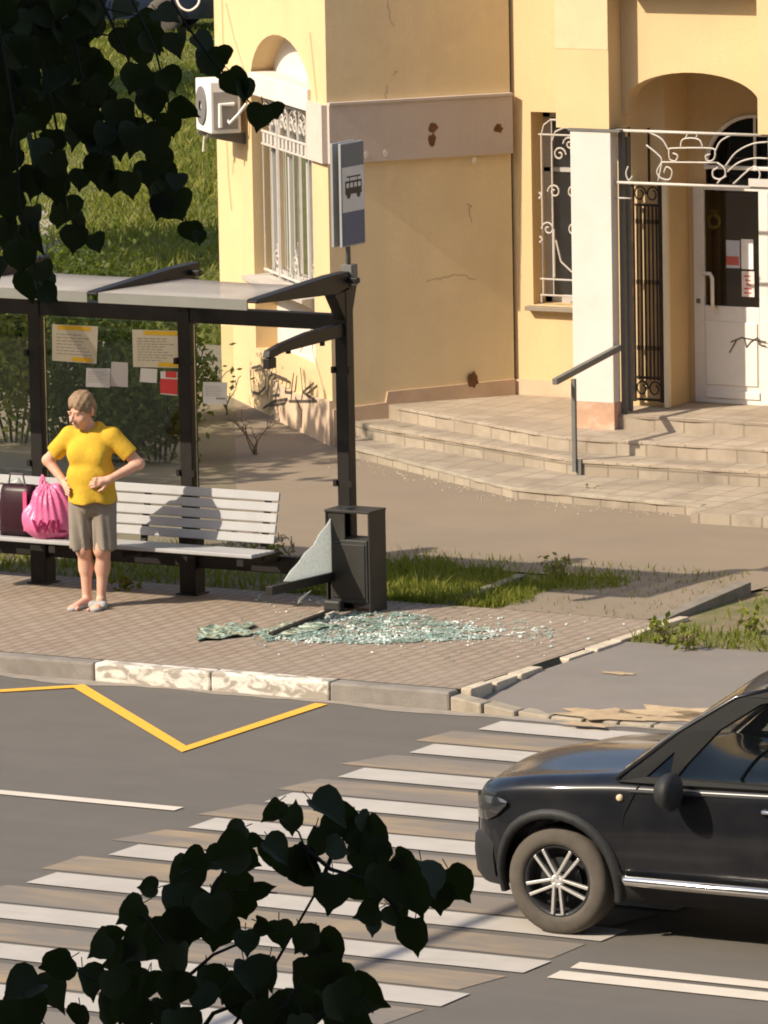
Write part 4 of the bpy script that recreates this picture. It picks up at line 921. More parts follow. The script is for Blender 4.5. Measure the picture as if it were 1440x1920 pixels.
# ------------------------------------------------------------------ smashed glass on the pavement
m_shard, nt, bs = new_mat('glass crumbs'); bs.inputs['Base Color'].default_value = (.50, .62, .56, 1); bs.inputs['Roughness'].default_value = .07; bs.inputs['Specular IOR Level'].default_value = .9
nt.links.new(mixc(nt, ramp(nt, noise(nt, 4, 3), .42, .60), (.22, .33, .28), (.80, .86, .80)), bs.inputs['Base Color'])
mb = MB()
def shard(x, y, r, z=G+.004, flat=.25):
    n = rng.choice((3, 4, 5)); a0 = rng.uniform(0, 6.28); tx, ty = rng.gauss(0, flat), rng.gauss(0, flat)
    P = [];
    for k in range(n):
        a = a0+2*math.pi*k/n+rng.uniform(-.3, .3); q = r*rng.uniform(.6, 1.2); dx, dy = q*math.cos(a), q*math.sin(a); P.append(Vector((x+dx, y+dy, z+r*.3+tx*dx+ty*dy)))
    mb.prism(P, (0, 0, r*.35))
cen = at(740, 1180, Z=G)
poly = [at(px, py, Z=G)[:2] for px, py in ((500, 1188), (560, 1170), (640, 1150), (760, 1150), (850, 1168), (920, 1182), (915, 1198), (830, 1202), (700, 1208), (560, 1205), (490, 1200))]
cx = sum(p[0] for p in poly)/len(poly); cy = sum(p[1] for p in poly)/len(poly)
n = 0
while n < 3000:
    k = rng.randrange(len(poly)); a, b = poly[k], poly[(k+1) % len(poly)]; u, v = sorted((rng.random(), rng.random())); q = (u, v-u, 1-v)
    x, y = q[0]*a[0]+q[1]*b[0]+q[2]*cx, q[0]*a[1]+q[1]*b[1]+q[2]*cy
    shard(x+rng.gauss(0, .05), y+rng.gauss(0, .05), rng.choice((.004, .005, .007, .009, .013))*rng.uniform(.7, 1.4)); n += 1
for _ in range(420):
    p = at(rng.gauss(760, 160), rng.gauss(1184, 20), Z=G); 
    if p[1] < PB-.05 and p[0] < KX-.05 and p[1] > .5: shard(p[0], p[1], rng.choice((.004, .006, .009, .013)))
for _ in range(130):
    p = at(rng.uniform(900, 1040), rng.gauss(1186, 10), Z=G)
    if p[1] < PB-.05: shard(p[0], p[1], rng.choice((.005, .008, .012, .016)))
for _ in range(90):
    p = at(rng.uniform(470, 640), rng.gauss(1130, 14), Z=G); shard(p[0], p[1], rng.choice((.004, .008, .012)))
for _ in range(130):                          # flat greenish scabs of crazed glass among the crumbs
    k = rng.randrange(len(poly)); a, b = poly[k], poly[(k+1) % len(poly)]; u, v = sorted((rng.random(), rng.random())); q = (u, v-u, 1-v)
    x, y = q[0]*a[0]+q[1]*b[0]+q[2]*cx, q[0]*a[1]+q[1]*b[1]+q[2]*cy; n = rng.randrange(6, 10); r0 = rng.uniform(.03, .11); z = G+.003+.0004*(_ % 12)
    pts = [(x+r0*rng.uniform(.5, 1.2)*math.cos(2*math.pi*i/n), y+r0*rng.uniform(.5, 1.2)*math.sin(2*math.pi*i/n), z+rng.uniform(0, .004)) for i in range(n)]
    for i in range(n): mb.face([pts[i], pts[(i+1) % n], (x, y, z+.006)], 1)
m_scab, nt, bs = new_mat('crazed green glass'); bs.inputs['Roughness'].default_value = .12; bs.inputs['Specular IOR Level'].default_value = .9
nt.links.new(mixc(nt, ramp(nt, noise(nt, 30, 3), .42, .60), (.10, .16, .12), (.40, .50, .42)), bs.inputs['Base Color']); bump(nt, bs, noise(nt, 90, 2), .9, .01)
tag(mb.build('broken_glass', [m_shard, m_scab]), 'spill of glittering greenish glass crumbs on the pavement below the bin', 'broken glass', kind='stuff')
m_sheet, nt, bs = new_mat('crumpled crazed glass'); bs.inputs['Roughness'].default_value = .15
nt.links.new(mixc(nt, ramp(nt, noise(nt, 22, 3), .42, .62), (.07, .12, .085), (.50, .58, .46)), bs.inputs['Base Color'])
def crumple(name, quad, nu, nv, amp, label, seed):
    r = random.Random(seed); P = [np.array(at(px, py, Z=G)) for px, py in quad]; rows = []
    for i in range(nv+1):
        row = []
        for j in range(nu+1):
            u, v = j/nu, i/nv; p = (P[0]*(1-u)+P[1]*u)*(1-v)+(P[3]*(1-u)+P[2]*u)*v
            row.append((p[0]+r.uniform(-.03, .03), p[1]+r.uniform(-.03, .03), G+.008+.6*amp*abs(math.sin(u*7+v*3))*r.uniform(.3, 1)))
        rows.append(row)
    mb = MB(); mb.grid(rows); o = mb.build(name, m_sheet); s_ = o.modifiers.new('thick', 'SOLIDIFY'); s_.thickness = .007; s_.offset = 0
    return tag(o, label, 'broken glass')
crumple('glass_sheet', [(372, 1180), (468, 1172), (474, 1194), (370, 1204)], 9, 4, .045, 'crumpled dark green sheet of crazed glass at the left end of the spill', 3)
crumple('glass_sheet', [(470, 1190), (560, 1168), (640, 1176), (500, 1202)], 9, 4, .035, 'larger crazed sheet of glass lying flat among the glass crumbs', 5)
def piece(quad, z, label):
    P = [np.array(at(px, py, Y=y)) for px, py, y in quad]; mb = MB(); mb.prism(P, (0, .008, 0)); o = mb.build('glass_piece', m_craze); tag(o, label, 'glass piece')
ypc = 2.86
piece([(558, 1132, ypc), (560, 1121, ypc), (583, 1107, ypc+.02), (572, 1118, ypc+.02)], 0, 'small upright piece of glass on the paving under the smashed side pane')
mb = MB(); a, b = at(508, 1190, Z=G+.02), at(622, 1146, Z=G+.02); mb.beam(a, b, .05, .035); o = mb.build('metal_strip', m_blk, bevel=.004); tag(o, 'dark metal strip lying on the pavement in front of the bin', 'metal strip')
mb = MB(); a, b = at(596, 1153, Z=G+.01), at(626, 1148, Z=G+.01); mb.box((a[0], a[1]-.05, G+.0), (b[0]+.06, a[1]+.10, G+.03), R=Matrix.Rotation(.3, 3, 'Z')); o = mb.build('paper_scrap', m_p['cream']); tag(o, 'pale scrap lying at the foot of the bin', 'scrap')
# ------------------------------------------------------------------ bags on the bench
def sdf_bag():
    o = empty('shopping_bag', at(92, 1003, Y=2.60), 'full pink plastic shopping bag with dark letters on the bench', 'shopping bag')
    o.location.z = ZB+.002
    F = Field((-.30, -.22, -.03), (.30, .22, .56), .010)
    F.ell((0, 0, .15), (.205, .13, .155), .03); F.ell((-.01, 0, .10), (.20, .125, .11), .05); F.ell((.02, 0, .28), (.135, .10, .13), .08)
    F.cap((-.03, 0, .34), (-.05, 0, .46), .055, .018, .06); F.cap((.05, 0, .33), (.09, .0, .41), .05, .022, .05); F.cap((-.05, 0, .45), (-.045, 0, .49), .018, .010, .02)
    F.clip(lambda X, Y, Z: -Z+.0)
    F.warp(lambda X, Y, Z: .009*np.sin(16*np.arctan2(Y, X)+9*Z)*np.clip((Z-.05)*4, .3, 1) + .007*np.sin(30*X+22*Z+8*Y))
    m = mat('pink plastic film', (.80, .20, .40), .32, .14, 8, stain=(.62, .10, .27), stain_amt=.6, stain_scale=7, spec=.5)
    F.mesh('film', leafy(m, .25, (.8, .2, .4)), o)
    me = text_mesh('WIL', .155, .004); me.materials.append(mat('magenta lettering', (.25, .008, .07), .5)); t = bpy.data.objects.new('lettering', me); COL.objects.link(t); t.parent = o
    # lay the letters on the bulge of the bag, on the side that faces the road
    for v in me.vertices:
        x, z, d = v.co.x+.035, v.co.y+.105, v.co.z
        y = -.13*math.sqrt(max(.03, 1-(x/.205)**2))*(.96 if z > .06 else .93) - .026 - d; v.co = (x, y, z)
    t.data.update(); o.rotation_euler = (0, 0, .30)
    return o
sdf_bag()
o = empty('carrier_bag', at(38, 1003, Y=2.64), 'dark maroon carrier bag with a pink edge at the left end of the bench', 'carrier bag'); o.location.z = ZB
mb = MB(); c = o.location; rows = []
for z, w, d in ((0, .16, .09), (.1, .165, .10), (.25, .16, .09), (.36, .15, .07), (.41, .14, .05)):
    rows.append([(c.x+w*math.copysign(abs(math.cos(a))**.5, math.cos(a))+.006*math.sin(5*a+z*20), c.y+d*math.copysign(abs(math.sin(a))**.5, math.sin(a)), c.z+z) for a in [2*math.pi*k/24 for k in range(24)]])
mb.grid(rows, 0, wrap=True); mb.face(rows[0][::-1]); mb.face(rows[-1]); mb.build('body', mat('maroon plastic', (.028, .006, .011), .4, .2, 7), o, smooth=True)
mb = MB(); mb.box((c.x+.10, c.y-.105, c.z+.05), (c.x+.135, c.y-.095, c.z+.37)); mb.build('stripe', mat('pink stripe', (.55, .08, .2), .5), o)
mb = MB(); mb.tube([(c.x-.08, c.y-.03, c.z+.4), (c.x-.06, c.y-.03, c.z+.5), (c.x+.06, c.y-.03, c.z+.5), (c.x+.08, c.y-.03, c.z+.4)], .008, 6); mb.build('handle', mat('bag handle', (.12, .10, .1), .6), o)
o = empty('white_bag', at(45, 890, Y=2.70), 'pale crumpled bag top showing above the maroon carrier bag', 'bag'); o.location.z = ZB
F = Field((-.2, -.15, 0), (.2, .15, .48), .012); F.ell((0, .05, .22), (.13, .07, .18), .03); F.cap((0, .05, .36), (.03, .05, .45), .06, .012, .05); F.warp(lambda X, Y, Z: .01*np.sin(34*X+18*Z)+.008*np.sin(40*Y+25*Z)); F.clip(lambda X, Y, Z: -Z+.002)
F.mesh('film', mat('pale grey film', (.33, .34, .33), .4, .1, 8), o); o.location.x -= .12
# ------------------------------------------------------------------ the person in the yellow shirt
pp_ = at(178, 1139, Z=G)
PE = empty('person', (pp_[0], pp_[1], G), 'short haired person in yellow T shirt and grey shorts, hands on hips by the bench', 'person', rz=math.radians(14)); PE.scale = (1.04, 1.04, 1.035)
def skin_mat():
    m, nt, bs = new_mat('skin'); c = mixc(nt, ramp(nt, noise(nt, 14, 4, coord='obj'), .35, .7), (.60, .33, .225), (.66, .38, .27)); nt.links.new(c, bs.inputs['Base Color'])
    bs.inputs['Roughness'].default_value = .55; bs.inputs['Subsurface Weight'].default_value = .12; bs.inputs['Subsurface Radius'].default_value = (.03, .012, .006); bs.inputs['Subsurface Scale'].default_value = .3; return m
m_skin = skin_mat()
shR, shL = (-.165, .01, 1.325), (.165, .01, 1.325)       # figure faces -y, its right is -x
elR, elL = (-.365, .05, 1.125), (.365, .04, 1.115)
wrR, wrL = (-.20, -.03, .955), (.185, -.13, 1.015)
hd = np.array([-.045, -.06, 1.535]); HS = 1.14
_tl, _tn = math.radians(20), math.radians(-24)
HR_ = np.array(Matrix.Rotation(_tn, 3, 'Z') @ Matrix.Rotation(_tl, 3, 'X'))
ho = lambda p: hd+HR_ @ (HS*np.array(p))
F = Field((-.46, -.30, -.01), (.46, .26, 1.70), .0065)
for s in (-1, 1):
    hip, kn, an = (s*.085, 0, .83), (s*.072-.004, -.012, .455), (s*.058-.015, .03, .085)
    F.cap(hip, kn, .095, .058, .03); F.cap((s*.074, .012, .42), (s*.066-.008, .036, .30), .056, .056, .03); F.cap((s*.068-.006, .032, .33), an, .050, .034, .03)
    F.ell((s*.072-.004, -.03, .455), (.048, .045, .055), .03)
    t = (-.10 if s < 0 else .0)
    F.ell((an[0], .045, .045), (.036, .045, .045), .02); F.cap((an[0], .02, .05), (an[0]+s*.012+t*.25, -.105, .028), .036, .026, .02); F.ell((an[0]+s*.014+t*.35, -.135, .022), (.042, .045, .022), .02)
    for q in range(5): F.cap((an[0]+s*(.034-.016*q)+t*.35, -.155, .018), (an[0]+s*(.036-.017*q)+t*.42, -.185+.006*q if q < 4 else -.19, .014), .0115, .010 if q < 4 else .013, .006)
F.ell((0, .01, .90), (.150, .120, .13), .05); F.ell((0, -.01, 1.04), (.140, .105, .13), .05); F.ell((0, .0, 1.22), (.148, .095, .14), .05)
F.cap(shR, shL, .058, .058, .05); F.cap((0, .015, 1.34), hd+np.array([0, .05, -.075]), .062, .052, .04)
# head
F.ell(ho([0, .012, .03]), np.array((.077, .094, .088))*HS, .02); F.ell(ho([-.004, -.018, -.035]), np.array((.060, .070, .075))*HS, .03); F.ell(ho([-.012, -.062, -.088]), np.array((.026, .024, .022))*HS, .03)
F.cap(ho([-.012, -.082, .006]), ho([-.016, -.107, -.028]), .008, .014, .014); F.ell(ho([-.005, -.094, -.034]), np.array((.011, .010, .009))*HS, .008); F.ell(ho([-.026, -.090, -.034]), np.array((.011, .010, .009))*HS, .008)
for s in (-1, 1):
    F.ell(ho([s*.031-.010, -.088, .004]), np.array((.017, .013, .012))*HS, .012, sub=True); F.ell(ho([s*.031-.009, -.074, .004]), np.array((.013, .012, .011))*HS, .004)
    F.cap(ho([s*.018-.011, -.084, .024]), ho([s*.045-.008, -.075, .022]), .007, .006, .012); F.ell(ho([s*.079, .012, -.012]), np.array((.011, .021, .033))*HS, .008); F.ell(ho([s*.045-.006, -.055, -.035]), np.array((.022, .024, .022))*HS, .02)
F.ell(ho([-.015, -.083, -.062]), np.array((.024, .011, .0055))*HS, .006); F.ell(ho([-.015, -.081, -.073]), np.array((.019, .010, .006))*HS, .005)
# arms and hands on the hips
for sh, el, wr, s in ((shR, elR, wrR, -1), (shL, elL, wrL, 1)):
    F.cap(sh, el, .056, .042, .03); F.cap(el, wr, .042, .028, .025)
def hand(wr, fwd, side, nrm):
    wr, fwd, side, nrm = [np.array(q, float) for q in (wr, fwd, side, nrm)]; fwd /= np.linalg.norm(fwd)
    F.cap(wr, wr+fwd*.06, .027, .026, .02)
    for q in (-1, -.33, .33, 1): F.cap(wr+fwd*.03+side*.012*q, wr+fwd*.078+side*.025*q, .016, .013, .012)
    for q, ln in ((-1, .058), (-.33, .072), (.33, .077), (1, .066)):
        a = wr+fwd*.078+side*.027*q; b = a+fwd*ln*.5+nrm*.004+side*.004*q; c_ = b+fwd*ln*.5-nrm*.016
        F.cap(a, b, .0105, .010, .004); F.cap(b, c_, .010, .0085, .004)
    a = wr+fwd*.02+side*.03; b = a+fwd*.025+side*.035; F.cap(a, b, .015, .012, .012); F.cap(b, b+fwd*.032+side*.008, .012, .009, .004)
hand(wrR, (.35, -.75, -.25), (0.1, -.05, 1.0), (-.9, -.4, 0)); hand(wrL, (-.85, -.35, -.18), (-.1, -.1, -1.0), (.2, -1, .0))
body = F.mesh('body', m_skin, PE)
# shirt
F = Field((-.40, -.32, .76), (.40, .28, 1.46), .0075); e_ = .016
F.ell((0, .0, .87), (.168+e_, .140+e_, .16), .05); F.ell((0, -.02, 1.04), (.166+e_, .138+e_, .15), .06); F.ell((0, -.01, 1.22), (.160+e_, .118+e_, .145), .06)
for s in (-1, 1): F.ell((s*.078, -.10, 1.185), (.076, .056, .07), .05)
F.cap(shR, shL, .066, .066, .05); F.cap((-.05, .02, 1.38), (.05, .02, 1.38), .06, .06, .04); F.cap((0, .0, 1.0), (0, 0, .80), .160, .172, .05)
for sh, el in ((shR, elR), (shL, elL)):
    sh, el = np.array(sh), np.array(el); m_ = sh+(el-sh)*.70; F.cap(sh, m_, .074, .072, .03)
    d = (el-sh)/np.linalg.norm(el-sh); o0 = m_; sg = -1 if sh[0] < 0 else 1
    F.clip(lambda X, Y, Z, d=d, o0=o0, sg=sg: np.where(X*sg > .19, (X-o0[0])*d[0]+(Y-o0[1])*d[1]+(Z-o0[2])*d[2], -1.0))
F.clip(lambda X, Y, Z: .823+.006*np.sin(14*X)+.01*Y-Z)
F.cap((0, -.16, 1.43), (0, .0, 1.50), .088, .085, .01, sub=True); F.cap((-.01, -.15, 1.36), (0, -.10, 1.44), .035, .06, .01, sub=True)
F.warp(lambda X, Y, Z: .0055*np.sin(24*(Z+.55*np.abs(X))+2.5*np.sin(9*X+4*Y))*np.clip(np.abs(X+.02)*9-.3, 0, 1)*np.clip((1.30-Z)*5, 0, 1)+.004*np.sin(30*X+7*Z)*np.clip((1.02-Z)*5, 0, 1)+.003*np.sin(38*X+6*Z)*np.clip((1.0-Z)*5, 0, 1))
F.mesh('shirt', mat('yellow cotton', (.66, .41, .045), .9, .06, 10, spec=.1, bmp=.5, bscale=26, grain=(18, .86)), PE)
# shorts
F = Field((-.28, -.24, .40), (.28, .24, .92), .0075)
F.ell((0, .005, .82), (.170, .142, .13), .05)
for s in (-1, 1): F.cap((s*.085, 0, .80), (s*.098, -.006, .45), .102, .086, .012)
F.clip(lambda X, Y, Z: .455+.012*np.sign(X)*0+.006*np.sin(20*X)-Z); F.clip(lambda X, Y, Z: Z-.90)
F.warp(lambda X, Y, Z: .006*np.sin(14*np.arctan2(Y, X)*1.0+5*Z)*np.clip((.82-Z)*4, .2, 1)+.004*np.sin(50*X+9*Z))
F.mesh('shorts', mat('grey brown cloth', (.25, .215, .175), .9, .08, 9, spec=.15), PE)
# hair, short and fair grey
F = Field(hd-HS*np.array([.13, .14, .12]), ho([.13, .15, .15]), .006)
F.ell(ho([0, .016, .040]), np.array((.090, .104, .092))*HS, .02); F.ell(ho([0, .06, -.02]), np.array((.074, .062, .07))*HS, .03)
F.ell(ho([-.006, -.085, -.045]), np.array((.074, .072, .095))*HS, .015, sub=True); F.cap(ho([-.1, -.02, -.05]), ho([.1, -.02, -.05]), .04, .04, .02, sub=True)
F.warp(lambda X, Y, Z: .002*np.sin(70*X+30*Y)+.0015*np.sin(55*Y+60*Z)+.002*np.sin(130*X-60*Z))
F.mesh('hair', mat('fair grey hair', (.25, .165, .10), .6, .35, 40, bmp=.5, bscale=90), PE)
# slippers
for s in (-1, 1):
    t = -.10 if s < 0 else .0; ax = s*.058-.015
    F = Field((ax-.12, -.24, -.01), (ax+.12, .12, .09), .006)
    F.cap((ax, .06, .012), (ax+s*.014+t*.36, -.16, .012), .044, .046, .02); F.clip(lambda X, Y, Z: np.maximum(Z-.024, -Z+.001))
    F.cap((ax+s*.01+t*.2-.045, -.085, .035), (ax+s*.01+t*.2+.045, -.085, .035), .032, .032, .02) if s > 0 else None
    F.mesh('slipper', mat('grey slipper', (.34, .34, .33), .7, .1, 9), PE)
# ------------------------------------------------------------------ the dark off-road car (local frame: x from nose to tail, y from the near side to the far side)
CL_, CW = 4.32, 1.82
wheel_c = at(1040, 1757, Z=0)
CARYAW = math.radians(2.0)
CAR = empty('car', (wheel_c[0]-.80, wheel_c[1]-.02, 0), 'dark blue black off road car with chrome sill tube driving over the zebra crossing', 'car', rz=CARYAW)
m_paint, nt, bs = new_mat('dark metallic paint')
nt.links.new(mixc(nt, ramp(nt, noise(nt, 5, 4), .4, .7), (.006, .0065, .009), (.012, .012, .013)), bs.inputs['Base Color'])
bs.inputs['Metallic'].default_value = 0; bs.inputs['Specular IOR Level'].default_value = .15; bs.inputs['Roughness'].default_value = .38; bs.inputs['Coat Weight'].default_value = .8; bs.inputs['Coat Roughness'].default_value = .11; bs.inputs['Coat IOR'].default_value = 1.42
m_gblk = mat('black window surround', (.010, .010, .010), .5, .1, 8, spec=.08)
m_plas = mat('black plastic', (.022, .022, .022), .6, .15, 8)
m_cglass = glass_mat('tinted car glass', (.72, .73, .71), .8, .01)
m_chr, nt, bs = new_mat('chrome'); bs.inputs['Metallic'].default_value = 1; bs.inputs['Base Color'].default_value = (.82, .80, .77, 1); bs.inputs['Roughness'].default_value = .14
m_alu, nt, bs = new_mat('machined alloy'); bs.inputs['Metallic'].default_value = .75; bs.inputs['Base Color'].default_value = (.75, .72, .68, 1); bs.inputs['Roughness'].default_value = .35
m_tyre = mat('dusty tyre rubber', (.10, .085, .068), .9, .15, 9, stain=(.05, .045, .04), stain_amt=.5, stain_scale=6)
m_gap = mat('shut line', (.004, .004, .004), .8)
m_seat = mat('car seat cloth', (.14, .13, .12), .9, .1, 6); m_lamp, nt, bs = new_mat('lamp glass'); bs.inputs['Base Color'].default_value = (.035, .035, .037, 1); bs.inputs['Metallic'].default_value = .5; bs.inputs['Roughness'].default_value = .15; bs.inputs['Coat Weight'].default_value = 1
def lerp(x, X, Y): return float(np.mean(np.interp(np.array([-.06, -.03, 0, .03, .06])+x, X, Y))) if X[-1] > 2 else float(np.interp(x, X, Y))
fx = lambda x: x if x > .5 else .10+.8*x
PW = lambda x: lerp(x, [0, .06, .15, .30, .5, .8, 1.2, 1.6, 2.6, 3.3, 3.7, 4.05, 4.22, 4.32], [.50, .66, .765, .845, .888, .910, .893, .885, .885, .905, .905, .865, .80, .66])   # half width
PH = lambda x: lerp(x, [0, .05, .12, .3, .6, .9, 1.15, 1.3], [.85, .89, .925, .97, 1.015, 1.045, 1.07, 1.085])          # bonnet height
PB_ = lambda x: lerp(x, [0, .1, .3, .6, 1.2, 2, 3, 4.32], [.80, .86, .90, .945, .985, 1.0, 1.03, 1.07])                # shoulder
PZ0 = lambda x: lerp(x, [0, .1, .3, .5, 3.6, 4.1, 4.32], [.36, .29, .25, .24, .24, .30, .42])
xs = [0, .03, .07, .12, .2, .3, .4, .5, .62, .72, .8, .9, 1.0, 1.1, 1.2, 1.3, 1.5, 1.8, 2.2, 2.6, 3.0, 3.2, 3.4, 3.52, 3.7, 3.9, 4.05, 4.15, 4.25, 4.32]
rows = []
for x in xs:
    w, h, b, z0 = PW(x), PH(x), PB_(x), PZ0(x)
    if x > 1.3: h = b+.03
    fl_x = max(math.exp(-((x-.82)/.36)**2), math.exp(-((x-3.49)/.38)**2))*.022
    half = [(w-.10, z0), (w-.03, z0+.05), (w-.005+fl_x, z0+(b-z0)*.28), (w+fl_x, z0+(b-z0)*.50), (w+fl_x*.9, z0+(b-z0)*.66), (w-.012, z0+(b-z0)*.80), (w-.020, b-.035), (w-.05, b), (w-.13, b+(h-b)*.55), (w*.74, h-.045), (w*.40, h-.004), (0, h+.028)]
    rows.append([(fx(x), CW/2-y, z) for y, z in half]+[(fx(x), CW/2+y, z) for y, z in half[-2::-1]])
mb = MB(); mb.grid(rows); mb.face(rows[0]); mb.face(rows[-1][::-1])
for a, b_ in zip(rows[:-1], rows[1:]): mb.face([a[0], b_[0], b_[-1], a[-1]])
body = mb.build('body', m_paint, CAR, smooth=True, local=True)
WX = (.80, .80+2.673); WR = .343
cut = MB()
for x in WX:
    cut.lathe((x, -.3, WR), (0, 1, 0), [(.405, 0), (.405, .62)], 40, cap=True); cut.lathe((x, CW+.3, WR), (0, -1, 0), [(.405, 0), (.405, .62)], 40, cap=True)
co = cut.build('wheel_cut', m_plas, None, local=True)
co.matrix_world = Matrix.Translation(CAR.location) @ Matrix.Rotation(CARYAW, 4, 'Z')
su = body.modifiers.new('sub', 'SUBSURF'); su.levels = su.render_levels = 2
bo = body.modifiers.new('cut', 'BOOLEAN'); bo.object = co; bo.operation = 'DIFFERENCE'; bo.solver = 'EXACT'; bo.use_hole_tolerant = True
bpy.context.view_layer.update()
dg = bpy.context.evaluated_depsgraph_get(); me = bpy.data.meshes.new_from_object(body.evaluated_get(dg)); body.modifiers.clear(); body.data = me
for p in me.polygons: p.use_smooth = True
me.set_sharp_from_angle(angle=math.radians(38))
bpy.data.objects.remove(co)
side = lambda x, z, d=0: (fx(x), CW/2-(lerp(z, [.25, .42, .6, .75, .93, 1.0], [PW(x)-.06, PW(x)-.005, PW(x), PW(x), PW(x)-.015, PW(x)-.045]))-d, z)
mirror = lambda p: (p[0], CW-p[1], p[2])
# black lower cladding: bumper, arches, sills
for f in (lambda p: p, mirror):
    for x in WX:
        mb = MB(); rr = []
        for k in range(21):
            a = math.pi*(-.08+1.16*k/20); c_, s_ = math.cos(a), math.sin(a)
            o_ = [side(x+c_*r, max(.24, WR+s_*r), d) for r, d in ((.400, -.03), (.402, .035), (.445, .036), (.462, .012))]; rr.append([f(p) for p in o_])
        mb.grid(rr); mb.build('arch_trim', m_plas, CAR, smooth=True, local=True)
    mb = MB(); mb.grid([[f(side(x, z, d)) for z, d in ((.24, -.02), (.25, .012), (.36, .014), (.385, .004))] for x in np.linspace(1.22, 3.06, 12)]); mb.build('sill_cladding', m_plas, CAR, smooth=True, local=True)

mb = MB(); rr = []
for t in np.linspace(-1, 1, 31):
    y = t*.84; xf = lerp(abs(y), [0, .5, .66, .765, .84], [-.045, -.03, .025, .10, .30]); xf = fx(xf+.02); rr.append([(xf+.05, CW/2+y, .28), (xf-.0, CW/2+y, .34), (xf-.015, CW/2+y, .46), (xf-.008, CW/2+y, .56), (xf+.03, CW/2+y, .60)])
mb.grid(rr); mb.build('front_bumper', mat('grey black bumper', (.018, .018, .018), .5, .1, 6), CAR, smooth=True, local=True)
mb = MB()
for k in range(3): mb.box((.09+.012*k, CW/2-.44, .66+.06*k), (.16+.01*k, CW/2+.44, .69+.06*k))
mb.build('radiator_grille', m_chr, CAR, bevel=.008, local=True)
mb = MB(); mb.box((.06, CW/2-.26, .42), (.078, CW/2+.26, .53)); mb.build('number_plate', m_p['white'], CAR, local=True)
mb = MB()
for x0, x1 in ((.5, 3.8),): mb.box((x0, .25, .25), (x1, CW-.25, .5))
mb.box((.1, .35, .3), (4.1, CW-.35, .8)); mb.build('underbody', m_plas, CAR, local=True)
for f in (lambda p: p, mirror):
    mb = MB(); rr = []
    for x in np.linspace(.055, .46, 9):
        t = (x-.055)/.405; zt, zb_ = lerp(t, [0, .4, .8, 1], [.80, .835, .84, .82]), lerp(t, [0, .5, .8, 1], [.67, .685, .735, .80])
        rr.append([f(side(x, zb_+(zt-zb_)*q, .012+.012*math.sin(math.pi*q))) for q in (0, .25, .5, .75, 1)])
    mb.grid(rr); mb.build('headlight', m_lamp, CAR, smooth=True, local=True)
    mb = MB(); mb.tube([f(side(1.26, .42, .00)), f(side(1.32, .40, .075)), f(side(1.9, .40, .085)), f(side(2.9, .40, .085)), f(side(2.96, .42, 0))], .034, 12); mb.build('sill_tube', m_chr, CAR, smooth=True, local=True)
    mb = MB(); mb.lathe(f(side(1.24, .90, .0)), (0, -1 if f(side(1, .8))[1] < 1 else 1, 0), [(.022, -.01), (.022, .006), (.012, .012), (.0, .014)], 12); mb.build('side_lamp', mat('lamp plastic', (.62, .48, .30), .25), CAR, smooth=True, local=True)
    for x in (2.30, 3.15):
        mb = MB(); mb.tube([f(side(x-.1, .885, .0)), f(side(x-.085, .887, .035)), f(side(x+.085, .89, .035)), f(side(x+.1, .89, 0))], .014, 8); mb.lathe(f(side(x, .885, .0)), (0, -1, 0), [(.055, -.01), (.055, .006), (0, .006)], 14); mb.build('door_handle', m_chr, CAR, smooth=True, local=True)
    for st in ([(1.28, .40), (1.24, .6), (1.27, .80), (1.36, .985)], [(2.38, .40), (2.40, .7), (2.42, 1.0)], [(3.08, .60), (3.2, .74), (3.38, 1.03)]):
        mb = MB()
        for a, b_ in zip(st[:-1], st[1:]):
            P = [side(a[0]+(b_[0]-a[0])*k/4, a[1]+(b_[1]-a[1])*k/4, .001) for k in range(5)]; mb.tube([f(p) for p in P], .004, 4)
        mb.build('door_gap', m_gap, CAR, local=True)
    mb = MB(); rr = []
    for x in np.linspace(1.3, 4.1, 14): rr.append([f(side(x, z, d)) for z, d in ((PB_(x)-.052, .003), (PB_(x)-.045, .010), (PB_(x)-.036, .010), (PB_(x)-.03, .003))])
    mb.grid(rr); mb.build('window_trim', m_plas, CAR, smooth=True, local=True)
    c0 = f(side(1.66, .99, .17)); 
    m_ = bpy.data.objects.new('wing_mirror', None); COL.objects.link(m_); m_.parent = CAR; m_.location = c0
    mb = MB(); n_ = 14; prof = []
    for u in np.linspace(0, math.pi, 9):
        prof.append([(-.08*math.sin(u)*math.cos(v)*(1.4 if math.cos(v) > 0 else .6), -.13*math.cos(u), .12*math.sin(u)*math.sin(v)) for v in [2*math.pi*k/n_ for k in range(n_)]])
    mb.grid(prof, 0, wrap=True); sg = 1 if c0[1] < 1 else -1; mb.tube([(0, .05*sg, -.06), (-.02, .13*sg, -.10)], .025, 8); mb.build('housing', m_plas, m_, smooth=True, local=True)
# greenhouse: side shells with window holes, roof, windscreen
ZR = lambda x: lerp(x, [1.25, 1.6, 1.95, 2.2, 2.8, 3.5, 4.0, 4.15], [1.08, 1.33, 1.545, 1.605, 1.625, 1.60, 1.54, 1.48])
def gs(x, z, d=0):
    zb_ = PB_(x); t = (z-zb_)/(1.62-zb_); return (x, CW/2-(PW(min(x, 3.9))-.055-.19*t-.03*t*t)-d, z)
outl = [(1.22, .99), (1.6, 1.31), (1.95, 1.535), (2.2, 1.595), (2.8, 1.615), (3.5, 1.59), (3.95, 1.53), (4.12, 1.45), (4.26, 1.06), (3.0, 1.02), (2.0, .995)]
w1 = [(1.60, 1.035), (1.66, 1.12), (1.85, 1.335), (2.10, 1.50), (2.25, 1.535), (2.36, 1.54), (2.36, 1.04)]
w0 = [(1.40, 1.03), (1.57, 1.19), (1.56, 1.035)]
w2 = [(2.46, 1.04), (2.46, 1.54), (2.9, 1.55), (3.22, 1.53), (3.30, 1.06)]
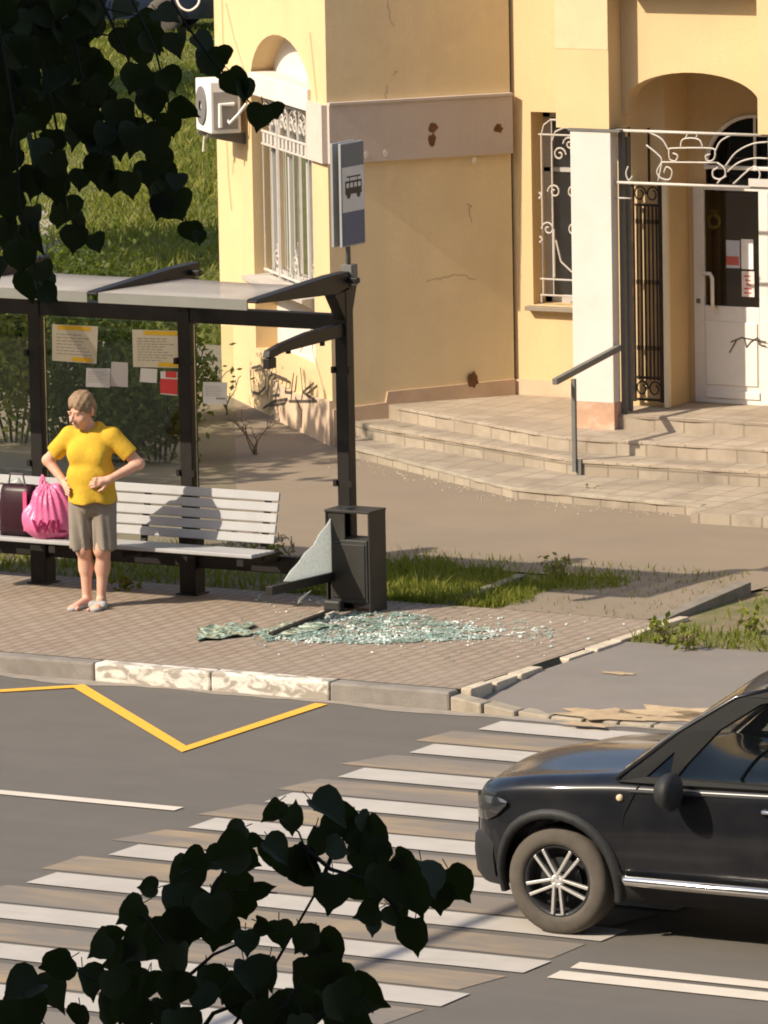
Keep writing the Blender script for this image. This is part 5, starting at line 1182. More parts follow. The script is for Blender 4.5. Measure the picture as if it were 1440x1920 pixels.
w3 = [(3.42, 1.08), (3.36, 1.50), (3.75, 1.46), (3.86, 1.12)]
for f in (lambda p: p, mirror):
    mb = MB(); mb.poly(outl, [w0, w1, w2, w3], lambda a, b_: f(gs(a, b_))); o = mb.build('window_surround', m_gblk, CAR, local=True); s_ = o.modifiers.new('thick', 'SOLIDIFY'); s_.thickness = .03; s_.offset = 0
    for w_ in (w0, w1, w2, w3):
        mb = MB(); mb.face([f(gs(a, b_, -.006)) for a, b_ in w_]); mb.build('side_window', m_cglass, CAR, local=True, fix=False)
mb = MB(); rows = []
for x in [1.95, 2.05, 2.2, 2.5, 2.8, 3.2, 3.6, 3.95, 4.1]:
    a = gs(x, ZR(x)-.015); w = CW/2-a[1]; rows.append([(x, CW/2-w*q, ZR(x)-.015+.05*(1-q*q)) for q in (1, .93, .75, .4, 0, -.4, -.75, -.93, -1)])
mb.grid(rows); mb.build('roof', m_paint, CAR, smooth=True, local=True)
mb = MB(); rows = []
for t in (0, .33, .66, 1):
    x, z = 1.20+.75*t, 1.0+.545*t; a = gs(x, z); w = CW/2-a[1]; rows.append([(x-.13*(1-q*q)*(1-.4*t), CW/2-w*q, z+.06*(1-q*q)) for q in (1, .7, .35, 0, -.35, -.7, -1)])
mb.grid(rows); mb.build('windscreen', m_cglass, CAR, smooth=True, local=True, fix=False)
mb = MB(); rows = []
for t in (0, .5, 1):
    x, z = 4.28-.15*t, 1.06+.40*t; a = gs(min(x, 4.2), z); w = CW/2-a[1]; rows.append([(x+.05*(1-q*q), CW/2-w*q, z) for q in (1, .5, 0, -.5, -1)])
mb.grid(rows); mb.build('rear_window', m_cglass, CAR, smooth=True, local=True, fix=False)
for f in (lambda p: p, mirror):
    mb = MB(); mb.tube([f((2.1, gs(2.1, 1.6)[1]+.04, 1.595)), f((2.25, gs(2.2, 1.6)[1]+.03, 1.655)), f((3.6, gs(3.5, 1.6)[1]+.03, 1.645)), f((3.8, gs(3.7, 1.58)[1]+.04, 1.57))], .018, 8); mb.build('roof_rail', m_chr, CAR, smooth=True, local=True)
    mb = MB(); mb.tube([f(gs(1.20, 1.01, .008)), f(gs(1.58, 1.31, .008)), f(gs(1.93, 1.532, .008)), f(gs(2.18, 1.598, .006))], .016, 8); mb.build('windscreen_pillar', m_paint, CAR, smooth=True, local=True)
mb = MB(); mb.box((1.15, .14, .75), (1.75, CW-.14, .97)); mb.box((1.7, .12, .4), (4.2, CW-.12, .55)); mb.build('dashboard', m_seat, CAR, bevel=.03, local=True)
for y in (.32, 1.02):
    for x in (2.3, 3.2):
        mb = MB(); mb.box((x-.45, y, .5), (x+.05, y+.48, .66)); mb.box((x-.02, y, .62), (x+.10, y+.48, 1.2), R=Matrix.Rotation(.2, 3, 'Y')); mb.box((x+.07, y+.13, 1.22), (x+.15, y+.35, 1.42)); mb.build('seat', m_seat, CAR, bevel=.03, local=True)
mb = MB(); mb.lathe((1.9, .56, .99), (-.85, 0, .5), [(.19, -.012), (.205, 0), (.19, .012), (.175, 0), (.19, -.012)], 24); mb.tube([(1.72, .56, .93), (1.9, .56, 1.0)], .03, 8); mb.build('steering_wheel', m_plas, CAR, smooth=True, local=True)
# wheels with five double spokes
def wheel(x, y, sg, steer=0):
    wh = bpy.data.objects.new('wheel', None); COL.objects.link(wh); wh.parent = CAR; wh.location = (x, y, WR); wh.rotation_euler = (0, 0, steer)
    ax = (0, -sg, 0); w = .215
    mb = MB(); pr = [(.225, 0), (.232, .018), (.262, .026), (.30, .022), (.325, .010), (.338, -.008), (WR, -.03), (WR, -.185), (.335, -.205), (.30, -.215), (.22, -.2)]
    mb.lathe((0, 0, 0), ax, pr, 48); mb.build('tyre', m_tyre, wh, smooth=True, local=True)
    mb = MB(); mb.lathe((0, 0, 0), ax, [(.228, .002), (.220, .008), (.206, -.004), (.198, -.03), (.20, -.18)], 40); mb.build('rim', mat('dark rim', (.05, .05, .052), .35, .1, 9, metal=.5), wh, smooth=True, local=True)
    mb = MB(); mb.lathe((0, 0, 0), ax, [(.0, -.10), (.20, -.10)], 30); mb.lathe((0, 0, 0), ax, [(.14, -.06), (.14, -.05), (.05, -.05)], 24); mb.build('brake_disc', m_plas, wh, local=True)
    mb = MB()
    for k in range(5):
        a = -math.pi/2+2*math.pi*k/5
        for q in (-1, 1):
            aa, a2 = a+q*.10*1.6, a+q*.165
            p0 = (math.cos(aa)*.035, -sg*.0, math.sin(aa)*.035); p1 = (math.cos(a2)*.214, -sg*(-.002), math.sin(a2)*.214)
            p0 = (math.cos(a+q*1.0)*.022, -sg*.004, math.sin(a+q*1.0)*.022)
            mb.beam(p0, p1, .017, .03, up=(0, 1, 0), w2=.020)
    mb.lathe((0, 0, 0), ax, [(.045, -.03), (.045, .008), (.035, .014), (0, .016)], 20)
    mb.build('spokes', m_alu, wh, bevel=.003, local=True)
for x in WX:
    wheel(x, .045, 1); wheel(x, CW-.045, -1)
# ------------------------------------------------------------------ foreground lime trees seen against the street
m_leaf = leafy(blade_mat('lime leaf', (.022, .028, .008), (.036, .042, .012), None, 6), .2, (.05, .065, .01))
m_bark = mat('dark bark', (.05, .04, .03), .95, .25, 9, bmp=.6, bscale=30)
m_twig = mat('dark twig', (.035, .03, .02), .9, .2, 9)
LEAF = []
_o = [(0, 0), (.18, -.06), (.38, -.03), (.53, .12), (.57, .34), (.50, .57), (.34, .77), (.13, .91), (.015, 1.10)]
for i, (x, y) in enumerate(_o): LEAF.append((x, y))
LN = len(_o)
def leaf_verts(r):
    """one lime leaf: heart shaped outline folded along its midrib, a little wavy"""
    cup, tw = r.uniform(.05, .75), r.uniform(-.25, .25); mid = [(0, y*1.0, 0) for _, y in _o]
    Rr = [(x*r.uniform(.93, 1.05), y, x*cup+.03*math.sin(y*9+tw*9)-.12*y*y) for x, y in _o]; Ll = [(-x*r.uniform(.93, 1.05), y, x*(cup+tw)+.03*math.sin(y*8)-.12*y*y) for x, y in _o]
    M_ = [(0, max(0, y), -.12*y*y) for _, y in _o]
    return M_+Rr+Ll
LF = []
for i in range(LN-1):
    LF.append((i, LN+i, LN+i+1, i+1)); LF.append((i, i+1, 2*LN+i+1, 2*LN+i))
class Crown:
    def __init__(s, seed): s.v = []; s.f = []; s.r = random.Random(seed); s.tw = MB()
    def leaf(s, p, size, tipdown=.8):
        r = s.r; i = len(s.v)
        t = Vector((r.gauss(0, .45), r.gauss(0, .45), -tipdown-r.random()*.5)).normalized()          # direction of the tip
        n = Vector((r.gauss(.3, .6), r.gauss(-.8, .6), r.gauss(.35, .45))); n = (n-t*n.dot(t)).normalized(); x = t.cross(n)
        b = V3(p)-t*size*.45
        for a, c, d in leaf_verts(r): s.v.append(b+x*(a*size)+t*(c*size)+n*(d*size))
        s.f += [tuple(i+k for k in q) for q in LF]
        s.tw.tube([b-t*size*.22+n*size*.05+x*r.uniform(-.1, .1)*size, b], .0012, 3, caps=False)
    def pleaf(s, px, py, l, a, D):
        r = s.r; D = D+r.uniform(-.22, .22); i = len(s.v); c = V3(at(px, py, D=D)); size = l*.99/FPX*D; a = math.radians(a+r.gauss(0, 6))
        t = (V3(RT)*math.sin(a)-V3(UP)*math.cos(a)+V3(FW)*r.gauss(0, .35)).normalized(); n = -V3(FW)+V3(RT)*r.gauss(0, .6)+V3(UP)*r.gauss(0, .45); n = (n-t*n.dot(t)).normalized(); x = t.cross(n); b = c-t*size*.45
        for p, q, d in leaf_verts(r): s.v.append(b+x*(p*size)+t*(q*size)+n*(d*size))
        s.f += [tuple(i+k for k in q) for q in LF]; s.tw.tube([b-t*size*.3+n*size*.06+x*r.uniform(-.12, .12)*size, b], .0012, 3, caps=False)
    def branch(s, pts, r0, r1, nleaf=0, size=.066, spread=.05, depth=.25):
        P = [V3(p) for p in pts]; n = len(P)
        s.tw.tube(P, [r0+(r1-r0)*k/max(1, n-1) for k in range(n)], 5)
        for _ in range(nleaf):
            k = s.r.random()*(n-1); i = min(int(k), n-2); p = P[i].lerp(P[i+1], k-i)
            s.leaf(p+Vector((s.r.gauss(0, spread), s.r.gauss(0, spread), s.r.gauss(-.01, spread*.8))), size*s.r.uniform(.75, 1.2))
    def build(s, root):
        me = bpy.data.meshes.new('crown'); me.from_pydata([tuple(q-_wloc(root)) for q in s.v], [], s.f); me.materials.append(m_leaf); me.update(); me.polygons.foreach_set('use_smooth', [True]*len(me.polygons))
        o = bpy.data.objects.new('crown', me); COL.objects.link(o); o.parent = root
        s.tw.build('twigs', m_twig, root, fix=False)
def P_(l, D): return [at(px, py, D=D+dd) for px, py, *q in l for dd in [(q[0] if q else 0)]]
# upper tree: hanging sprays enter the picture from the upper left
D1 = 14.0; basex = at(-1900, 960, D=D1)
T1 = empty('lime_tree', (basex[0], basex[1], .1), 'dark lime tree whose heart shaped leaves hang down from the upper left', 'tree')
C1 = Crown(21)
mb = MB(); tb = Vector((basex[0], basex[1], .1)); ttop = V3(at(-1700, -1500, D=D1))
mb.tube([tb, tb+Vector((.05, .03, 2.5)), tb+Vector((.02, .1, 5)), tb+Vector((.15, .1, 7.2)), ttop], [.24, .19, .16, .13, .08], 12); mb.build('trunk', m_bark, T1, smooth=True)
root1 = V3(at(-1750, -500, D=D1))
mb = MB(); limb = [root1, V3(at(-1000, -750, D=D1-.1)), V3(at(-300, -420, D=D1)), V3(at(120, -150, D=D1)), V3(at(300, -40, D=D1+.1))]
mb.tube(limb, [.07, .05, .035, .02, .008], 8); mb.build('limb', m_bark, T1, smooth=True)
A = lambda l, n, r0=.006, sp=.045, size=.066, dd=0: C1.branch(P_(l, D1+dd), r0, .0015, 0, size, sp)
A([(-300, -420), (-60, -200), (60, 20), (95, 180), (118, 300), (124, 420)], 0, .006, .04)
A([(-60, -200), (0, 60), (28, 230), (36, 380), (62, 470), (72, 545)], 0, .005, .032, .066, -.2)
A([(120, -150), (130, 40), (160, 170), (188, 260), (206, 330), (238, 365)], 0, .004, .035, .066, .15)
A([(120, -150), (190, 0), (240, 110), (268, 215), (276, 300)], 0, .004, .036, .070)
A([(120, -150), (220, -60), (290, 90), (316, 190), (312, 285), (330, 380), (362, 436)], 0, .003, .024, .064, .1)
A([(300, -40), (345, 40), (392, 105), (440, 160), (480, 205), (505, 235)], 0, .003, .012, .052, -.1)
A([(60, 20), (150, 60), (240, 70), (330, 75)], 0, .003, .045, .07, .3)
A([(0, 60), (-20, 250), (10, 430), (30, 480)], 0, .003, .045, .068, .2)
A([(-60, -200), (60, -40), (170, 10), (260, 30)], 0, .003, .06, .07, .5)
A([(0, 0), (60, 120), (120, 200), (170, 240)], 0, .003, .045, .068, .4)
A([(20, 130), (60, 220), (80, 330), (60, 420)], 0, .003, .035, .066, .35)
UPL = [(334,82,50,8),(286,77,50,30),(237,77,58,0),(250,144,55,-10),(316,148,50,30),(284,193,55,0),(318,232,48,10),(351,198,55,35),(398,118,55,30),(381,111,42,0),(415,104,45,40),(442,155,60,30),(455,168,45,10),(487,218,50,-5),(512,208,36,30),(281,259,62,15),(260,242,50,0),(220,215,60,0),(207,255,60,10),(234,235,55,0),(381,77,46,50),
 (286,265,62,5),(252,261,60,-10),(189,320,65,0),(210,341,50,0),(248,345,50,0),(277,324,48,0),(311,320,48,10),(294,353,50,0),(319,383,62,40),(336,379,50,20),(359,433,45,10),(374,445,26,0),(302,387,46,-20),(185,282,60,0),(223,265,60,0),(118,395,70,0),(105,345,68,0),(122,362,60,0),(139,446,50,0),(151,416,40,10),(76,442,62,5),(59,408,50,0),(38,479,60,0),(25,450,60,0),(80,509,45,20),(80,530,50,0),(59,534,58,5),(90,551,40,30),
 (63,341,60,0),(25,349,58,0),(17,383,60,0),(84,316,58,0),(105,311,55,0),(63,282,55,0),(25,265,60,0),(181,454,38,10),(139,248,60,0),(101,265,50,0),(330,340,40,0),(300,300,50,0),(10,430,55,0),(5,300,60,0),(0,500,50,0),(170,250,55,0),(150,335,40,0)]
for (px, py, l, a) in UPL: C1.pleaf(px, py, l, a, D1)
holes = [(218,115,22),(108,224,20),(150,275,16),(232,185,18),(45,290,10),(140,130,8),(175,98,8),(300,110,18),(330,110,14),(232,300,16),(80,165,8)]
n = 0
while n < 135:
    px, py = rng.uniform(-40, 320), rng.uniform(-60, 262)
    if px > 190 and py < 60 and rng.random() < .75: continue
    if px > 205 and py > 60 and rng.random() < .72: continue
    if py > 190 and rng.random() < .35: continue
    if any((px-x)**2+(py-y)**2 < (r+14)**2 for x, y, r in holes): continue
    C1.pleaf(px, py, rng.uniform(46, 66), rng.gauss(0, 35), D1+rng.uniform(-.1, .8)); n += 1
for _ in range(900):                                        # the rest of the crown around and above the frame
    a = rng.uniform(0, 1); b0 = limb[0].lerp(limb[2], a); q = b0+Vector((rng.gauss(0, .7), rng.gauss(0, .9), rng.gauss(.7, .6))); d = np.array(q)-CAM; z = d@FW; px_, py_ = 720+FPX*(d@RT)/z, 960-FPX*(d@UP)/z
    if not (-90 < px_ < 1530 and -90 < py_ < 2010) and z > 2: C1.leaf(q, rng.uniform(.055, .08))
for _ in range(700):
    h = rng.uniform(5.5, 11.5); q = tb+Vector((rng.gauss(-.4, 1.0), rng.gauss(0, 1.1), h)); d = np.array(q)-CAM; z = d@FW; px_, py_ = 720+FPX*(d@RT)/z, 960-FPX*(d@UP)/z
    if not (-90 < px_ < 1530 and -90 < py_ < 2010) and z > 2: C1.leaf(q, rng.uniform(.055, .08))
C1.build(T1)
# lower tree: its top rises into the bottom of the picture
D2 = 12.6
b2 = at(300, 3100, D=D2)
T2 = empty('lime_tree', (b2[0], b2[1], .1), 'dark lime tree top rising in front of the zebra crossing', 'tree')
C2 = Crown(33)
tb = Vector((b2[0], b2[1], .1)); top2 = V3(at(300, 2150, D=D2))
mb = MB(); mb.tube([tb, tb+Vector((.04, 0, 1.5)), tb+Vector((-.02, .05, 3.0)), top2], [.14, .11, .09, .03], 12); mb.build('trunk', m_bark, T2, smooth=True)
B_ = lambda l, n, r0=.006, sp=.03, size=.074, dd=0: C2.branch(P_(l, D2+dd), r0, .0015, 0, size, sp)
B_([(300, 2150), (325, 1930), (330, 1800), (395, 1680), (440, 1590)], 15, .012, .034)
B_([(300, 2150), (420, 1950), (520, 1800), (600, 1660), (560, 1560), (510, 1525)], 10, .004, .024)
B_([(600, 1660), (640, 1560), (650, 1525), (700, 1570), (720, 1620)], 12, .005, .022, .076, .1)
B_([(560, 1580), (620, 1630), (690, 1650), (760, 1655), (840, 1650)], 12, .005, .026, .078)
B_([(690, 1650), (740, 1700), (765, 1745)], 3, .004, .012, .070)
B_([(395, 1680), (340, 1640), (420, 1600), (440, 1580)], 6, .004, .024, .070)
B_([(330, 1800), (270, 1720), (240, 1710)], 5, .004, .018, .066, -.1)
B_([(330, 1800), (360, 1720), (440, 1670), (520, 1675)], 11, .004, .028, .07, .15)
B_([(330, 1900), (240, 1860), (160, 1830), (110, 1800)], 10, .002, .028, .072)
B_([(330, 1850), (400, 1790), (470, 1760), (530, 1740)], 12, .004, .028, .07)
B_([(480, 1950), (560, 1850), (600, 1790)], 8, .005, .026, .074)
B_([(480, 2000), (600, 1900), (680, 1870), (700, 1900)], 12, .006, .03, .078)
B_([(200, 2050), (90, 1930), (40, 1860)], 10, .002, .03, .076)
B_([(330, 2000), (400, 1900), (480, 1870), (540, 1880)], 11, .006, .03, .072)
B_([(200, 2050), (200, 1960), (300, 1900)], 7, .005, .03, .07)
LOL = [(44,1857,76,-60),(47,1902,80,20),(10,1902,62,0),(108,1805,66,-75),(111,1855,78,0),(165,1841,65,20),(215,1845,65,20),(202,1889,78,10),(188,1771,60,-30),(215,1747,40,90),(249,1710,62,-40),(229,1801,70,-70),(276,1848,62,0),(255,1902,60,20),(269,1771,86,-60),
 (442,1562,48,-60),(477,1575,28,90),(435,1601,78,-70),(408,1611,50,-60),(462,1611,50,60),(364,1609,48,-70),(341,1644,84,-20),(279,1664,38,-90),(428,1668,84,0),(338,1695,82,10),(287,1722,50,-50),(516,1604,68,30),(489,1661,48,80),(452,1698,60,20),(529,1681,64,10),(401,1708,70,0),(348,1735,80,0),(408,1742,74,0),(522,1748,55,-20),(496,1735,40,60),(462,1765,48,0),(304,1765,80,-50),(375,1775,80,10),
 (274,1848,60,-20),(328,1851,70,0),(331,1804,78,0),(378,1787,78,0),(375,1865,62,-15),(388,1838,64,0),(422,1848,58,0),(442,1780,45,0),(469,1831,74,20),(506,1824,64,0),(469,1878,84,10),(482,1905,70,0),(529,1895,68,-60),(260,1902,68,15),(230,1848,60,0),(227,1888,60,0),
 (511,1519,50,-30),(548,1526,46,160),(548,1540,44,0),(612,1519,78,60),(640,1531,74,70),(682,1540,40,30),(705,1568,74,30),(668,1559,68,0),(587,1579,64,-20),(631,1591,48,80),(580,1609,60,0),(691,1605,80,0),(515,1595,60,40),(543,1619,60,30),(575,1637,64,30),(622,1672,72,0),(663,1656,68,-80),(709,1651,74,0),(686,1632,64,0),(760,1614,50,60),(756,1651,88,10),(802,1642,78,30),(820,1679,68,5),(783,1679,78,0),(746,1679,68,0),(857,1656,72,25),(779,1753,70,0),(742,1716,48,30),(691,1711,50,-70),(696,1739,34,5),(525,1748,50,0),(617,1776,70,30),(571,1762,52,-30),(599,1780,58,0),
 (567,1760,58,10),(567,1835,68,-20),(605,1826,78,0),(636,1832,58,0),(551,1889,70,-20),(577,1895,68,10),(636,1876,84,30),(687,1867,78,75),(662,1902,84,60),(611,1876,62,0),(300,1900,60,0),(330,1930,80,0),(560,1940,80,0),(150,1905,50,0)]
for i_, (px, py, l, a) in enumerate(LOL):
    if 270 < px < 560 and 1680 < py < 1900 and i_ % 4 == 1: continue
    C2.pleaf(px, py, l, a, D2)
for _ in range(1300):
    q = top2+Vector((rng.gauss(0, .8), rng.gauss(0, .8), rng.gauss(-.75, .45)))
    d = np.array(q)-CAM; z = d@FW; py = 960-FPX*(d@UP)/z
    if py > 1990: C2.leaf(q, rng.uniform(.06, .08))
C2.build(T2)

# ------------------------------------------------------------------ bushes, weeds and background trees
def foliage(n, c, r, lsize, seed, lumps=14, flat=.55):
    """many small leaf faces gathered in clumps through an uneven volume"""
    R = np.random.default_rng(seed); L_ = R.normal(size=(lumps, 3)); L_ /= np.linalg.norm(L_, axis=1)[:, None]; L_ *= R.uniform(.25, .85, (lumps, 1)); 
    k = R.integers(0, lumps, n); q = L_[k]+R.normal(scale=.20, size=(n, 3)); P = np.array(c)+q*np.array(r)
    P[:, 2] = np.maximum(P[:, 2], c[2]-r[2]*.98)
    a = R.normal(size=(n, 3)); a /= np.linalg.norm(a, axis=1)[:, None]; b = np.cross(a, R.normal(size=(n, 3))); b /= np.linalg.norm(b, axis=1)[:, None]
    s = lsize*R.uniform(.6, 1.3, (n, 1)); v = np.stack([P-a*s, P+b*s*flat, P+a*s, P-b*s*flat], 1).reshape(-1, 3); i = np.arange(n)*4
    return v, np.stack([i, i+1, i+2, i+3], 1)
def leaves_obj(name, v, f, m, parent):
    me = bpy.data.meshes.new(name); me.from_pydata((v-np.array(_wloc(parent))).tolist(), [], f.tolist()); me.materials.append(m); me.update(); o = bpy.data.objects.new(name, me); COL.objects.link(o); o.parent = parent; return o
m_bush = leafy(blade_mat('bush leaf', (.035, .06, .011), (.06, .09, .018), None, 3), .3)
m_bushd = leafy(blade_mat('dark bush leaf', (.05, .085, .012), (.085, .12, .02), None, 3), .25)
m_bushy = leafy(blade_mat('yellowish bush leaf', (.14, .17, .025), (.22, .22, .04), None, 3), .3)
def bush(px, py, w, h, label, m, n=2600, ls=.04, name='bush', cat='bush', group='bushes behind the bus shelter', seed=1):
    p = at(px, py, Z=.13); o = empty(name, (p[0], p[1], .12), label, cat, group)
    v, f = foliage(n, (p[0], p[1], .12+h*.5), (w/2, w*.4, h*.55), ls, seed, 18); leaves_obj('foliage', v, f, m, o)
    mb = MB()
    for k in range(5): mb.tube([(p[0]+.05*k-.1, p[1], .1), (p[0]+(k-2)*w*.10, p[1]+rng.uniform(-.1, .1), h*.4), (p[0]+(k-2)*w*.18, p[1]+rng.uniform(-.2, .2), h*.8)], [.015, .01, .004], 5)
    mb.build('stems', m_twig, o)
bush(150, 862, 1.1, 1.35, 'dark leafy bush seen through the left pane beside the person in yellow', m_bushd, seed=3)
bush(228, 868, 1.0, 1.30, 'dark green bush directly right of the head of the person in yellow', m_bushd, seed=4)
bush(300, 866, 1.0, 1.25, 'dark bush seen through glass beside the middle shelter post', m_bushd, seed=5)
bush(190, 800, 1.5, 1.9, 'taller mid green bush behind the notices', m_bush, seed=6)
bush(30, 830, 1.2, 1.9, 'yellowish green bush at the left edge behind the shelter', m_bushy, 5200, seed=7)
bush(330, 790, 1.0, 1.1, 'low mid green bush near the left corner of the yellow wall', m_bush, 1500, seed=8)
# dry shrub with bare arching stems in front of the left facade
def shrub(px, py, n, h, label, seed, leafn=0, name='dry_shrub', cat='shrub', group=None, m=None, z=.13, spread=.5):
    r = random.Random(seed); p = at(px, py, Z=z); o = empty(name, (p[0], p[1], z-.01), label, cat, group); mb = MB(); tips = []
    for k in range(n):
        a = r.uniform(0, 6.28); l = h*r.uniform(.6, 1.1); dx, dy = math.cos(a)*spread*l, math.sin(a)*spread*l; bend = r.uniform(.6, 1.3)
        pts = [(p[0]+dx*t**1.3+.02*math.sin(t*9+k), p[1]+dy*t**1.3, z-.02+l*(t-.35*bend*t*t*t)) for t in [i/7 for i in range(8)]]
        mb.tube(pts, [.009*(1-.75*i/7)*(h/1.2+.4) for i in range(8)], 5); tips += pts[3:]
        for _ in range(3):
            i = r.randrange(3, 7); q = pts[i]; e = (q[0]+r.gauss(0, .12*h), q[1]+r.gauss(0, .12*h), q[2]+r.uniform(0, .2*h)); mb.tube([q, ((q[0]+e[0])/2, (q[1]+e[1])/2, (q[2]+e[2])/2+.03), e], .004, 4); tips.append(e)
    mb.build('stems', mat('dry stalk', (.20, .155, .09), .9, .2, 9), o)
    if leafn:
        V, Fc = [], []
        for k in range(leafn):
            q = Vector(r.choice(tips))+Vector((r.gauss(0, .05), r.gauss(0, .05), r.gauss(0, .05))); a = Vector((r.gauss(0, 1), r.gauss(0, 1), r.gauss(0, 1))).normalized(); b = a.orthogonal().normalized(); s = r.uniform(.02, .04); i = len(V)
            V += [q-a*s, q+b*s*.6, q+a*s, q-b*s*.6]; Fc.append((i, i+1, i+2, i+3))
        leaves_obj('foliage', np.array([tuple(q) for q in V]), np.array(Fc), m or m_bush, o)
shrub(478, 852, 5, .62, 'dry shrub with bare arching stems in front of the graffiti', 5, 0)
shrub(424, 778, 3, .6, 'leafier green shrub growing against the left wall above the dry shrub', 9, 34, name='green_shrub', m=m_bushy, spread=.3)
for i, (px, py, n, h, lab) in enumerate(((430, 1046, 5, .36, 'dry weed stalks at the right end of the bench'), (470, 1044, 5, .30, 'tuft of dry weeds left of the triangle of broken glass'), (545, 1046, 4, .30, 'dry weed stalks behind the triangle of broken glass'), (1040, 1088, 9, .26, 'tall green weed standing in the grass strip near its middle'), (1245, 1205, 10, .22, 'leafy weed at the pavement corner below the sloping concrete'), (1290, 1218, 8, .18, 'low weed in the dry soil right of the pavement corner'), (1410, 1185, 8, .18, 'weed tuft at the right edge of the picture, on the dry soil'), (1110, 935, 5, .10, 'tiny weed in the crack below the handrail'), (520, 1050, 6, .16, 'short green weed between bench and broken glass'), (232, 1108, 4, .14, 'small weed at the feet of the person in yellow'))):
    shrub(px, py, n, h, lab, 40+i, 45 if 'dry weed' not in lab and 'dry weeds' not in lab else 0, 'weed', 'weed', 'weeds around the bus stop', m_grass, spread=.55)
for k, (px, py, n, h, lab) in enumerate(((100, 380, 2000, .8, 'pale plant beside the lawn path'),)): pass
# dark trees beyond the lawn
def far_tree(px, Y, h, w, label, seed, m, crown0=.12):
    p = at(px, 60, Y=Y); o = empty('tree', (p[0], p[1], .1), label, 'tree', 'dark trees beyond the lawn')
    v, f = foliage(5200, (p[0], p[1], .1+h*(.5+crown0/2)), (w/2, w/2, h*(.5-crown0/2)), .16, seed, 34); leaves_obj('crown', v, f, m, o)
    mb = MB(); mb.tube([(p[0], p[1], 0), (p[0]+.1, p[1], h*.3), (p[0], p[1]+.1, h*.7)], [.22, .16, .06], 9)
    for k in range(4): mb.tube([(p[0]+.05, p[1], h*(.25+.1*k)), (p[0]+math.cos(k*2)*w*.25, p[1]+math.sin(k*2)*w*.25, h*(.45+.1*k))], [.07, .02], 6)
    mb.build('trunk', m_bark, o)
far_tree(20, 60, 8, 5, 'dark tree beyond the lawn at the far left', 61, m_bushd, .06); far_tree(150, 66, 9, 6, 'broad dark tree beyond the lawn behind the hanging leaves', 62, m_bushd, .06); far_tree(300, 68, 9, 5.5, 'dark tree beyond the lawn, near the cable loop', 63, m_bushd, .06); far_tree(410, 63, 8, 5, 'dark tree beyond the lawn, hidden by the corner of the yellow building', 64, m_bushd, .06)
o = empty('tree', (-21.0, 20.4, .1), 'dark tree standing left of the lawn, throwing its shade on the near grass', 'tree', 'dark trees beyond the lawn')
v, f = foliage(4000, (-21.0, 20.4, 4.2), (2.6, 2.6, 3.2), .14, 77, 30); leaves_obj('crown', v, f, m_bushd, o)
mb = MB(); mb.tube([(-21.0, 20.4, 0), (-20.9, 20.4, 2), (-21.0, 20.5, 5)], [.2, .14, .05], 9); mb.build('trunk', m_bark, o)
o = empty('tree', (-12.8, 4.6, .1), 'leafy tree on the grass strip left of the shelter, shading the plaza behind it', 'tree')
v, f = foliage(5000, (-12.8, 4.6, 4.5), (1.8, 1.7, 1.6), .13, 78, 30); leaves_obj('crown', v, f, m_bush, o)
mb = MB(); mb.tube([(-12.8, 4.6, 0), (-12.7, 4.6, 2), (-12.8, 4.7, 4.6)], [.2, .15, .06], 9); mb.build('trunk', m_bark, o)
far_tree(-250, 40, 7, 5, 'dark tree left of the lawn, outside the picture edge', 65, m_bushd, .06)
# a dark blue car parked in the shade under those trees
p = at(185, 58, Z=.12); PC = empty('parked_car', (p[0], p[1], .12), 'dark blue car parked in the shade under the trees beyond the lawn', 'car', rz=math.radians(20))
m_bc, nt, bs = new_mat('blue car paint'); bs.inputs['Base Color'].default_value = (.012, .02, .05, 1); bs.inputs['Roughness'].default_value = .25; bs.inputs['Coat Weight'].default_value = 1
mb = MB(); rows = []
for x, w, zt in ((-2.1, .66, .62), (-2.0, .78, .80), (-1.2, .85, .92), (-.9, .86, .95), (.9, .86, .97), (1.7, .84, .95), (2.05, .74, .85), (2.12, .62, .6)):
    rows.append([(x, w-.06, .25), (x, w, .5), (x, w-.02, zt-.1), (x, w-.12, zt), (x, 0, zt+.02), (x, -w+.12, zt), (x, -w+.02, zt-.1), (x, -w, .5), (x, -w+.06, .25)])
mb.grid(rows); mb.face(rows[0]); mb.face(rows[-1][::-1]); mb.build('body', m_bc, PC, smooth=True, local=True)
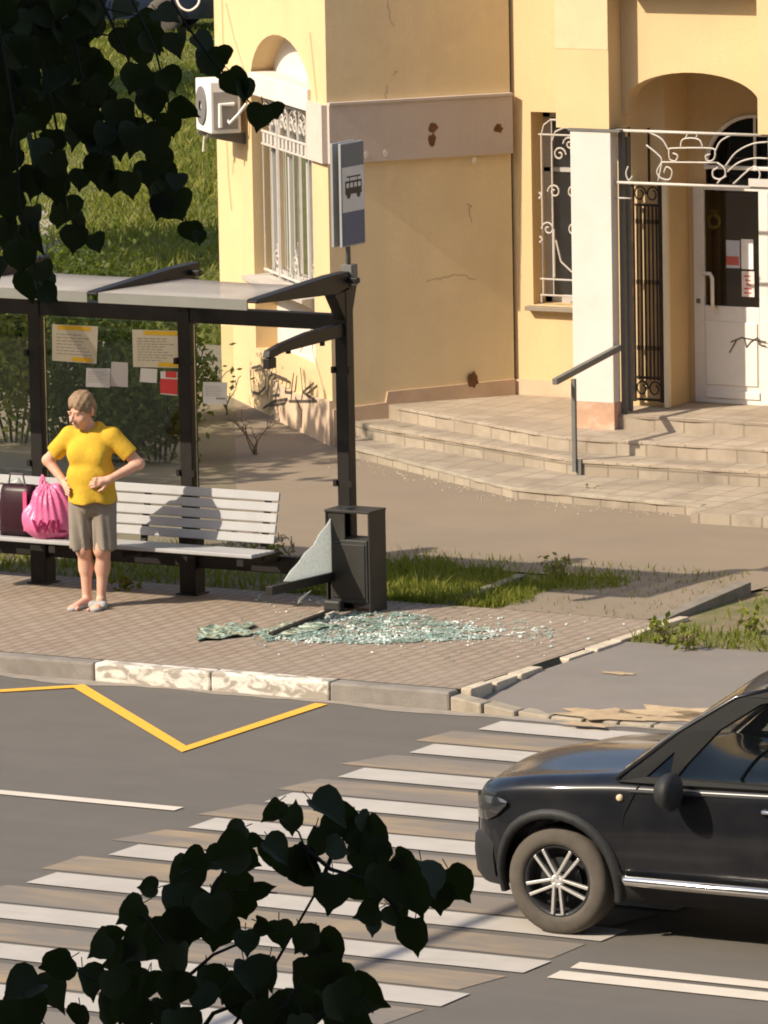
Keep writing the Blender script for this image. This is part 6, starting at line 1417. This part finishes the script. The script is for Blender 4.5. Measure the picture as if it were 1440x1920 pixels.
mb = MB(); mb.grid([[(x, w, zb), (x2, w-.18, zt), (x2, -w+.18, zt), (x, -w, zb)] for x, x2, w, zb, zt in ((-1.1, -.35, .80, .93, 1.42), (.3, .3, .80, .96, 1.47), (1.0, .8, .8, .96, 1.44), (1.75, 1.35, .78, .94, 1.38))]); mb.build('cabin', m_cglass, PC, smooth=True, local=True)
mb = MB(); mb.grid([[(x, .6, z), (x, 0, z+.03), (x, -.6, z)] for x, z in ((-.35, 1.425), (.3, 1.475), (.85, 1.45), (1.35, 1.385))]); mb.build('roof', m_bc, PC, smooth=True, local=True)
for x in (-1.35, 1.3):
    for y in (-.80, .80): mb = MB(); mb.lathe((x, y-.1, .31), (0, 1, 0), [(.0, 0), (.2, .0), (.29, .01), (.31, .04), (.31, .16), (.29, .19), (.2, .2), (0, .2)], 20); mb.build('wheel', m_tyre, PC, smooth=True, local=True)
# ------------------------------------------------------------------ the tall block this view looks out of, which shades its own trees
AB = empty('apartment_block', (20, -52, .1), 'tall grey apartment block across the road, from which the street is seen', 'building')
fy = CAM[1]-.55; HB = 30.0
mb = MB(); mb.box((-130, fy-12, .1), (75, fy, HB)); mb.build('wall', mat('grey panel wall', (.30, .28, .25), .9, .1, 1), AB)
mb = MB()
for fl in range(9):
    for k in range(40): x = -126+k*5; mb.box((x, fy-.05, 1.6+fl*3.1), (x+1.6, fy+.02, 3.1+fl*3.1))
mb.build('windows', mat('dark panes', (.06, .065, .07), .15), AB); AB.children[-1]['kind'] = 'stuff'
# unseen cable and mast, added to throw a thin shadow on the road
OC = empty('shadow_cable', (-1.95, -20, 7), 'unseen black cable added high over the road to cast a thin shadow', 'cable')
mb = MB(); mb.tube([(-2.6, fy, 7.6), (-2.0, -25, 7.05), (-1.95, -8, 6.9), (-1.95, 6, 7.1), (-1.95, YW_+2, 7.4)], .05, 6); mb.build('cable', m_plas, OC)
mb = MB(); mb.tube([(-1.95, YW_+2, 5.5), (-1.95, YW_+2, 7.6)], .05, 8); mb.build('roof_mast', m_steel, OC)
